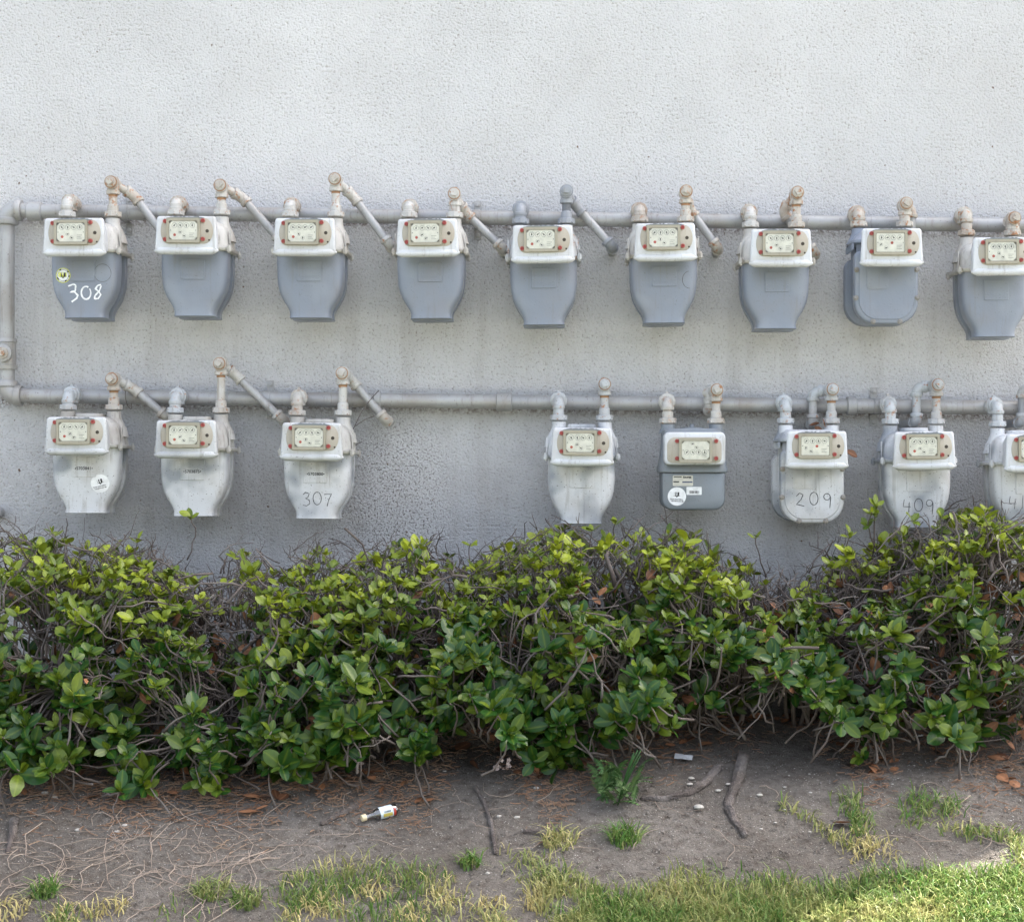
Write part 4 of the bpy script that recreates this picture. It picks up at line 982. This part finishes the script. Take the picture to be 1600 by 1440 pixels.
for i in range(135):
    px = random.uniform(0, 440) if i < 108 else random.uniform(440, 1600); py = random.triangular(1235, 1432, 1390) if px < 440 else random.uniform(1215, 1330)
    a = random.uniform(-1.57, 1.57); L = random.triangular(.04, .26, .08) * (1 + .4 * abs(math.sin(a))); bd = random.uniform(-1.8, 1.8)
    lab = '%s %s %s twig %s' % ('short' if L < .11 else 'long' if L > .22 else 'middling', 'straight' if abs(bd) < .5 else 'bowed', 'level' if abs(a) < .35 else 'rising' if a > 0 else 'falling', near(px, py))
    twig_on_soil(lab, (px, py), a, L, random.triangular(.0005, .0016, .0007), bd, 'dry twigs on the soil')
def soil_leaf(px, py, L, ti, label, grp, k=None):
    q = G(px, py); k = random.randrange(6) if k is None else k; a = random.uniform(0, 6.28)
    l = thing('fallen_leaf', label, 'leaf', (0, 0, 0), group=grp, me=leaf_mesh(k, ti, 'dead'))
    l.matrix_local = leaf_matrix(q + Vector((0, 0, .010)), Vector((math.cos(a), math.sin(a), (.36 if q.y < -1 else .15) * math.sin(a) + random.uniform(-.08, .2))), random.uniform(-.6, .6), L)
for i in range(150):
    z = random.random()
    if z < .55: px = random.gauss(1300, 150); py = interp(LOW, px) + random.uniform(-25, 45); g = 'right'
    elif z < .8: px = random.uniform(690, 1100); py = interp(LOW, px) + random.uniform(-20, 40); g = 'mid'
    else: px = random.uniform(0, 690); py = interp(LOW, px) + random.uniform(-15, 35); g = 'left'
    L = random.uniform(.028, .055); ti = random.randrange(6); py = max(1125, py)
    lab = '%s %s fallen leaf %s' % ('small' if L < .037 else 'large' if L > .046 else 'middling', ('dark brown', 'red brown', 'brown', 'orange brown', 'tan', 'pale tan')[ti], near(px, py))
    soil_leaf(px, py, L, ti, lab, 'fallen leaves at the hedge foot')
soil_leaf(739, 1193, .065, 2, 'long red brown leaf alone below the gap in the hedge', None, 0); soil_leaf(735, 1165, .07, 1, 'dark brown leaf standing against the soil gap of the hedge', None, 1)
soil_leaf(1395, 1202, .036, 4, 'round orange leaf alone on the soil', None, 3); soil_leaf(1115, 1165, .055, 5, 'pale orange leaf above the thick dark root', None, 2)
soil_leaf(1300, 1290, .05, 4, 'brown leaf lying between two grass runners', None, 1)
def stone(px, py, r, label, grp=None):
    q = G(px, py); b = MB(); v = []; n = 8
    rings = [[(r * math.cos(a) * math.cos(e) * (1 + .3 * noise.noise((math.cos(a) * 2 + px, e * 2, 1))), r * .85 * math.sin(a) * math.cos(e) * (1 + .3 * noise.noise((math.sin(a) * 2, e + py, 2))), r * .42 * math.sin(e)) for a in (2 * math.pi * k / n for k in range(n))] for e in (-1.2, -.5, .15, .7, 1.25)]
    b.loft(rings); thing('pebble', label, 'stone', q + Vector((0, 0, r * .3)), (0, 0, px), grp, b.mesh('pebble', M['stone'], 0))
for px, py, r in ((122, 1298, .010), (183, 1300, .008), (195, 1290, .008), (70, 1240, .011), (85, 1246, .009)): stone(px, py, r, 'pale pebble on the bare soil near the left root', 'pebbles near the left root')
for px, py, r in ((780, 1276, .008), (808, 1278, .009), (838, 1232, .009), (695, 1205, .006), (762, 1365, .008)): stone(px, py, r, 'pale pebble on the soil right of the bottle', 'pebbles right of the bottle')
stone(1092, 1263, .016, 'cream lump of stone between the two roots')
for px, py, r in ((1080, 1217, .010), (1078, 1226, .009), (1122, 1236, .009), (1187, 1243, .009), (1138, 1226, .008)): stone(px, py, r, 'small pale stone beside the roots', 'small stones beside the roots')
for i in range(26):
    px, py = random.uniform(1180, 1590), random.uniform(1195, 1300); stone(px, py, random.uniform(.003, .006), 'tiny pale pebble ' + near(px, py), 'tiny pebbles right of the roots')
# grit
def grit():
    b = MB(); rnd = random.Random(3); n = 0
    while n < 6500:
        x = rnd.uniform(-1.7, 1.6); y = rnd.triangular(-1.9, -.35, -1.2); r = rnd.triangular(.0007, .0028, .001); z = gz(x, y) + .005 * noise.noise((x * 26, y * 26, 1.3)) + r * .5; n += 1
        b.add([(x + r, y, z), (x, y + r * .8, z), (x - r, y, z), (x, y - r, z), (x + r * .2, y, z + r * .8)], [(0, 1, 4), (1, 2, 4), (2, 3, 4), (3, 0, 4)])
    o = obj('grit', b.mesh('grit', M['stone'], 0), kind='stuff', label='fine pale grit and crumbs scattered over the bare soil', category='grit')
grit()
def crumbs():
    b = MB(); rnd = random.Random(31); n = 0
    while n < 9000:
        x = rnd.uniform(-1.7, 1.6); y = rnd.triangular(-1.9, -.4, -1.4); r = rnd.triangular(.0014, .0075, .002); z = gz(x, y) + .006 * noise.noise((x * 26, y * 26, 1.3)) + r * .15; n += 1; k = [rnd.uniform(.6, 1.2) * r for _ in range(6)]
        b.add([(x + k[0], y, z), (x, y + k[1], z), (x - k[2], y, z), (x, y - k[3], z), (x + rnd.uniform(-.4, .4) * r, y + rnd.uniform(-.4, .4) * r, z + k[4] * .7)], [(0, 1, 4), (1, 2, 4), (2, 3, 4), (3, 0, 4)])
    obj('soil_crumbs', b.mesh('soil_crumbs', M['soil'], 0), kind='stuff', label='loose crumbs of grey brown soil', category='soil')
crumbs()

def litter():
    b = MB(); rnd = random.Random(8); n = 0
    while n < 5200:
        px = rnd.uniform(-20, 1620); py = interp(LOW, px) + rnd.gauss(10, 32)
        if py < 1122: continue
        q = G(px, py); a = rnd.uniform(0, 3.14); L = rnd.triangular(.006, .05, .014); r = rnd.uniform(.0005, .0015); d = Vector((math.cos(a), math.sin(a), rnd.uniform(-.15, .3))) * L * .5; q.z += .006; n += 1
        b.tube([q - d, q + rv(L * .1), q + d], r, 4)
    obj('leaf_litter', b.mesh('leaf_litter', M['litter'], 0), kind='stuff', label='brown crumbs and broken stalks littering the soil under the hedge', category='litter')
litter()
# ------------------------------------------------------------------ grass
def blades(pts, hts, tints, lean, seed, width=.0019):
    rng = np.random.default_rng(seed); n = len(pts); p = np.array(pts); h = np.array(hts)
    a = rng.uniform(0, 2 * np.pi, n); fa = rng.uniform(0, 2 * np.pi, n); ln = rng.uniform(.15, 1., n) * lean
    w = width * rng.uniform(.6, 1.2, n)[:, None]; side = np.stack([np.cos(fa), np.sin(fa), 0 * fa], 1) * w; ld = np.stack([np.cos(a), np.sin(a), 0 * a], 1)
    up = np.array([0, 0, 1.])
    m1 = p + ld * (h * ln * .25)[:, None] + up * (h * .45)[:, None]; m2 = p + ld * (h * ln * .7)[:, None] + up * (h * .80 * (1 - .25 * ln))[:, None]; tip = p + ld * (h * ln * 1.25)[:, None] + up * (h * (1 - .55 * ln))[:, None]
    V = np.stack([p - side, p + side, m1 - side * .9, m1 + side * .9, m2 - side * .6, m2 + side * .6, tip], 1).reshape(-1, 3)
    F = []
    for k in range(n): o = 7 * k; F += [(o, o + 1, o + 3, o + 2), (o + 2, o + 3, o + 5, o + 4), (o + 4, o + 5, o + 6)]
    return V, F, np.repeat(np.array(tints), 7)
def grass_mesh(V, F, T, name):
    me = bpy.data.meshes.new(name); me.from_pydata(V.tolist(), [], F); me.materials.append(M['grass'])
    a = me.attributes.new('tint', 'FLOAT', 'POINT'); a.data.foreach_set('value', T); me.polygons.foreach_set('use_smooth', [True] * len(F)); me.update(); return me
EDGE = [(-80, 1425), (0, 1420), (60, 1412), (150, 1428), (230, 1425), (290, 1400), (330, 1395), (400, 1405), (430, 1388), (480, 1358), (560, 1345), (640, 1352), (700, 1370), (750, 1400), (800, 1390), (850, 1362), (900, 1380), (960, 1390), (1030, 1372), (1060, 1362), (1130, 1372), (1200, 1365), (1260, 1375), (1320, 1362), (1380, 1345), (1450, 1328), (1520, 1318), (1600, 1315), (1700, 1310)]
def lawn():
    rnd = random.Random(12); pts = []; hts = []; ts = []
    while len(pts) < 34000:
        x = rnd.uniform(-1.75, 1.55); y = rnd.uniform(-2.1, -1.0); z = gz(x, y); s = (D0 + y) / FP; px = VX + x / s; py = VY + (H - z) / s
        if px < -60 or px > 1680 or py > 1540: continue
        e = interp(EDGE, px); dpt = py - e + 24 * noise.noise((x * 6, y * 6, 2.))
        if dpt < 0 and rnd.random() > math.exp(dpt / 9) * .12: continue
        bare = noise.noise((x * 3.2, y * 4.5, 8.5)) + .5 * noise.noise((x * 11, y * 11, 3.3))
        dens = min(1, max(.05, .05 + dpt / 130)) * (1 - sm(-.05, .26, bare)) * (1. if px > 760 else (.40 if py < 1392 + 10 * math.sin(px * .05) or px < 520 else .10) if px > 430 else .07 + .4 * sm(1405, 1440, py) * (px < 130))
        if rnd.random() > dens: continue
        dry = noise.noise((x * 4.1, y * 5.2, 5.5)) + .35 * noise.noise((x * 14, y * 14, 1.5)) + (.25 if px < 720 else 0) + (.25 if px < 240 else 0) - .05
        tint = min(1, max(0, rnd.gauss(.15, .12) + max(0, dry) * 1.1)); 
        if rnd.random() < .13: tint = rnd.uniform(.5, 1)
        pts.append((x, y, z - .004)); hts.append(rnd.triangular(.014, .078, .032) * (.75 if tint > .55 else 1.)); ts.append(tint)
    V, F, T = blades(pts, hts, ts, 1.0, 4)
    obj('lawn_grass', grass_mesh(V, F, T, 'lawn_grass'), kind='stuff', label='patchy green and straw coloured lawn grass along the bare soil', category='grass')
lawn()
def tuft(px, py, n, rad, ht, dry, label, grp=None, stretch=None):
    rnd = random.Random(px * 7 + py); o = G(px, py); pts = []; hts = []; ts = []
    for k in range(n):
        if stretch:
            t = rnd.random(); e = G(px + stretch[0] * t, py + stretch[1] * t); q = e - o + Vector((rnd.gauss(0, rad), rnd.gauss(0, rad), 0))
        else: a, r = rnd.uniform(0, 6.28), rad * math.sqrt(rnd.random()); q = Vector((r * math.cos(a), r * math.sin(a), 0))
        q.z = gz(o.x + q.x, o.y + q.y) - o.z - .003; pts.append(tuple(q)); hts.append(ht * rnd.uniform(.5, 1.15)); ts.append(min(1, max(0, rnd.gauss(dry, .16))))
    V, F, T = blades(pts, hts, ts, 1.3, px, .0022)
    thing('grass_tuft', label, 'grass tuft', o, group=grp, me=grass_mesh(V, F, T, 'grass_tuft'))
tuft(70, 1398, 110, .028, .055, .12, 'small green grass tuft alone on the twiggy soil at the left')
tuft(330, 1396, 130, .04, .05, .3, 'low grass tuft at the edge of the twig litter')
tuft(385, 1410, 110, .035, .05, .22, 'green grass tuft right beside the low tuft in the twig litter')
for k, (px, py) in enumerate(((20, 1425), (110, 1432), (170, 1425), (520, 1420), (585, 1395), (690, 1410), (640, 1432), (470, 1432), (770, 1420))):
    tuft(px, py, 60, .045, .04, .85, 'straw coloured tangle of dead grass %s' % ('at the soil corner', 'beside the lone left tuft', 'under the twig litter', 'on the brown bare patch', 'above the brown bare patch', 'beside the brown bare patch', 'below the bottle by the lawn', 'between the low tufts and bare patch', 'where the lawn begins by the sunken root')[k], 'clumps of dead grass')
tuft(735, 1350, 90, .03, .045, .1, 'small green tuft at the end of the sunken root')
tuft(975, 1312, 150, .04, .06, .05, 'bushy green grass tuft alone below the jagged weed')
tuft(875, 1318, 130, .045, .05, .55, 'half dry grass tuft around the pale root end')
tuft(820, 1345, 200, .03, .045, .45, 'grass runner slanting from the sunken root', None, (60, 45))
tuft(1222, 1258, 120, .012, .045, .45, 'long yellowing grass runner slanting down to the lawn', None, (110, 70))
tuft(1325, 1245, 170, .018, .05, .2, 'upright green grass runner between the other two', None, (22, 60))
tuft(1445, 1245, 110, .022, .055, .15, 'green grass tuft nearest the right hand shrubs', None, (-20, 45))
tuft(1485, 1255, 70, .015, .05, .2, 'thin green tuft beside the tuft nearest the shrubs', None, (-10, 25))
tuft(1345, 1325, 140, .03, .04, .75, 'matted straw coloured grass clump where the runners meet', None, (30, 10))
tuft(1470, 1300, 160, .02, .04, .35, 'flat grass runner stretching to the edge of the sunny patch', None, (120, 8))

# ------------------------------------------------------------------ the jagged weed
def weed(px, py):
    rnd = random.Random(9); o = G(px, py); t = thing('jagged_weed', 'bright green weed with jagged lobed leaves at the hedge foot', 'weed', o)
    for k in range(46):
        a = rnd.uniform(0, 6.28); L = rnd.uniform(.055, .11) if k < 36 else rnd.uniform(.12, .17); el = rnd.uniform(.45, 1.45); n = 17; v = []; f = []
        d = Vector((math.cos(a) * math.cos(el), math.sin(a) * math.cos(el), math.sin(el))); sd_ = Vector((-math.sin(a), math.cos(a), 0)); st = Vector((rnd.uniform(-.045, .045), rnd.uniform(-.04, .04), rnd.uniform(0, .08))); rib = []
        for i in range(n):
            u = i / (n - 1); w = (.013 if i % 2 else .0022) * (L / .1) ** .6 * math.sin(math.pi * min(.97, u * .9 + .08)) ** .6; sl = d * (-.006 if i % 2 else 0)
            c = st + d * L * u + Vector((0, 0, -L * .4 * u * u)); v += [c - sd_ * w + sl + Vector((0, 0, .003)), c, c + sd_ * w + sl + Vector((0, 0, .003))]; rib += [0, 1, 0]
        for i in range(n - 1):
            for j in (0, 1): f.append((i * 3 + j, i * 3 + j + 1, i * 3 + j + 4, i * 3 + j + 3))
        b = MB(); b.add(v, f); b.at = {'tint': [rnd.random()] * len(v), 'rib': rib}; obj('leaf', b.mesh('weed_leaf', M['weed'], 180), t)
    for k in range(5):
        a = rnd.uniform(0, 6.28); b = MB(); b.at = {}; b.tube(curve_pts((0, 0, 0), (.06 * math.cos(a), .05 * math.sin(a) - .02, rnd.uniform(.10, .17)), Vector((0, 0, .02)), 4), .0016, 6); obj('stem', b.mesh('stem', M['weed'], 180), t)
weed(965, 1258)
# small blossom
def blossom(px, py):
    q = P(px, py, -.90); t = thing('flower_cluster', 'tiny cluster of pinkish white blossom at the foot of the hedge', 'flowers', q); rnd = random.Random(4)
    for k in range(11):
        p = Vector((rnd.uniform(-.022, .022), rnd.uniform(-.012, .012), rnd.uniform(-.012, .02))); b = MB(); r = rnd.uniform(.004, .0065)
        for j in range(5):
            a = 6.28 * j / 5; c = Vector((math.cos(a), 0, math.sin(a))); s_ = Vector((-math.sin(a), 0, math.cos(a))); b.add([(0, -.001, 0), c * r * .7 + s_ * r * .45 + Vector((0, -.003, 0)), c * r * 1.15 + Vector((0, -.002, 0)), c * r * .7 - s_ * r * .45 + Vector((0, -.003, 0))], [(0, 1, 2, 3)])
        obj('blossom', b.mesh('blossom', M['petal'], 0), t, p, (rnd.uniform(-.6, .6), 0, rnd.uniform(-.6, .6)))
        b = MB(); b.tube([p, Vector((0, .02, -.02))], .0009, 5); obj('stalk', b.mesh('stalk', M['twig'], 0), t)
blossom(785, 1196)
# ------------------------------------------------------------------ the miniature bottle
def bottle():
    a, c = G(561, 1289), G(621, 1273); o = (a + c) / 2; d = (c - a); L = d.length; t = thing('miniature_bottle', 'empty miniature glass bottle with a paper label lying on the soil', 'bottle', Vector((o.x, o.y, o.z + .0165)), d.to_track_quat('X', 'Z').to_euler())
    r = .0155; b = MB(); prof = [(-.034, .0075), (-.022, .0078), (-.014, .009), (-.006, r * .92), (0, r), (.044, r), (.048, r * .9), (.049, .004)]
    k = L / .105; b.lathe((0, 0, 0), (1, 0, 0), [(x * k, q) for x, q in prof], 24); obj('glass_body', b.mesh('glass_body', M['glass'], 40), t)
    b = MB(); b.lathe((-.046 * k, 0, 0), (1, 0, 0), [(0, .0075), (.001, .0088), (.012 * k, .0088), (.0125 * k, .007)], 20); obj('cap', b.mesh('cap', M['cap'], 30), t)
    b = MB(); rr = r + .0004
    def patch(x0, x1, a0, a1, m, lift):
        b.m = m; n = 10; b.loft([[(x, (rr + lift) * math.cos(R(a0 + (a1 - a0) * j / n)), (rr + lift) * math.sin(R(a0 + (a1 - a0) * j / n))) for j in range(n + 1)] for x in (x0 * k, x1 * k)], False, False, False)
    patch(.001, .036, 60, 235, 0, 0); patch(.0365, .043, 150, 225, 1, .0001); patch(.008, .033, 178, 215, 2, .0003)
    rnd = random.Random(2); x = .011
    while x < .029: w = rnd.choice((.0006, .001, .0014)); patch(x, x + w, 155, 172, 3, .0003); x += w + .0009
    obj('paper_label', b.mesh('paper_label', [M['bluepaper'], M['label_red'], M['label_yellow'], M['ink']], 0), t)
bottle()
# scraps
def scrap(px, py, w, label, mat):
    q = G(px, py); b = MB(); n = 5; v = [(w * (i / n - .5), w * .7 * (j / n - .5), .012 * abs(noise.noise((i * .9 + px, j * .9, 2)))) for j in range(n + 1) for i in range(n + 1)]; b.add(v, [(j * 6 + i, j * 6 + i + 1, j * 6 + i + 7, j * 6 + i + 6) for j in range(n) for i in range(n)])
    thing('paper_scrap', label, 'litter', q + Vector((0, 0, .008)), (.2, .1, px), None, b.mesh('paper_scrap', mat, 30))
scrap(1068, 1187, .05, 'crumpled grey scrap on the soil above the roots', M['paper']); scrap(1436, 1155, .022, 'small white scrap below the right hand shrub', M['sticker'])

# ------------------------------------------------------------------ dry vine, caught leaves
def vine(label, pts, y0, y1, r=.0014):
    n = len(pts); q = [P(px, py, y0 + (y1 - y0) * k / (n - 1)) for k, (px, py) in enumerate(pts)]; path = []
    for a, c in zip(q, q[1:]): path += [a.lerp(c, k / 4) for k in range(4)]
    path.append(q[-1])
    for _ in range(3): path = [path[0]] + [(path[k - 1] + 2 * path[k] + path[k + 1]) / 4 for k in range(1, len(path) - 1)] + [path[-1]]
    o = path[0].copy(); b = MB(); b.tube([p - o for p in path], r, 6); thing('dry_vine', label, 'twig', o, me=b.mesh('dry_vine', M['twig'], 180))
vine('long dry vine stem crossing the pipe beside the meter scrawled 307', [(533, 690), (552, 672), (562, 648), (575, 628), (592, 610)], -.17, -.10)
vine('forked dry stem reaching up from the meter scrawled 307', [(556, 665), (570, 655), (585, 650)], -.16, -.12)
vine('short dry stem sticking out beside the meter scrawled 307', [(537, 702), (550, 697), (566, 690)], -.17, -.12)
vine('loop of thin wire hanging from the lower pipe by the first slanting pipe', [(197, 606), (195, 620), (200, 636), (206, 640), (205, 630)], -.10, -.09, .0012)
for k, (px, py) in enumerate(((1264, 664), (1290, 668), (1300, 667), (1272, 667))):
    l = thing('caught_leaf', 'dead leaf lodged on top of the meter scrawled 209', 'leaf', group='dead leaves on the meter scrawled 209', me=leaf_mesh(k, 2 + k % 3, 'dead')); l.matrix_local = leaf_matrix(P(px, py, -.17), rv(1), random.uniform(0, 6), .035)
l = thing('caught_leaf', 'curled dead leaf sticking out beside the meter scrawled 209', 'leaf', me=leaf_mesh(2, 2, 'dead')); l.matrix_local = leaf_matrix(P(1321, 704, -.2), Vector((.9, .2, -.4)), 1.0, .045)
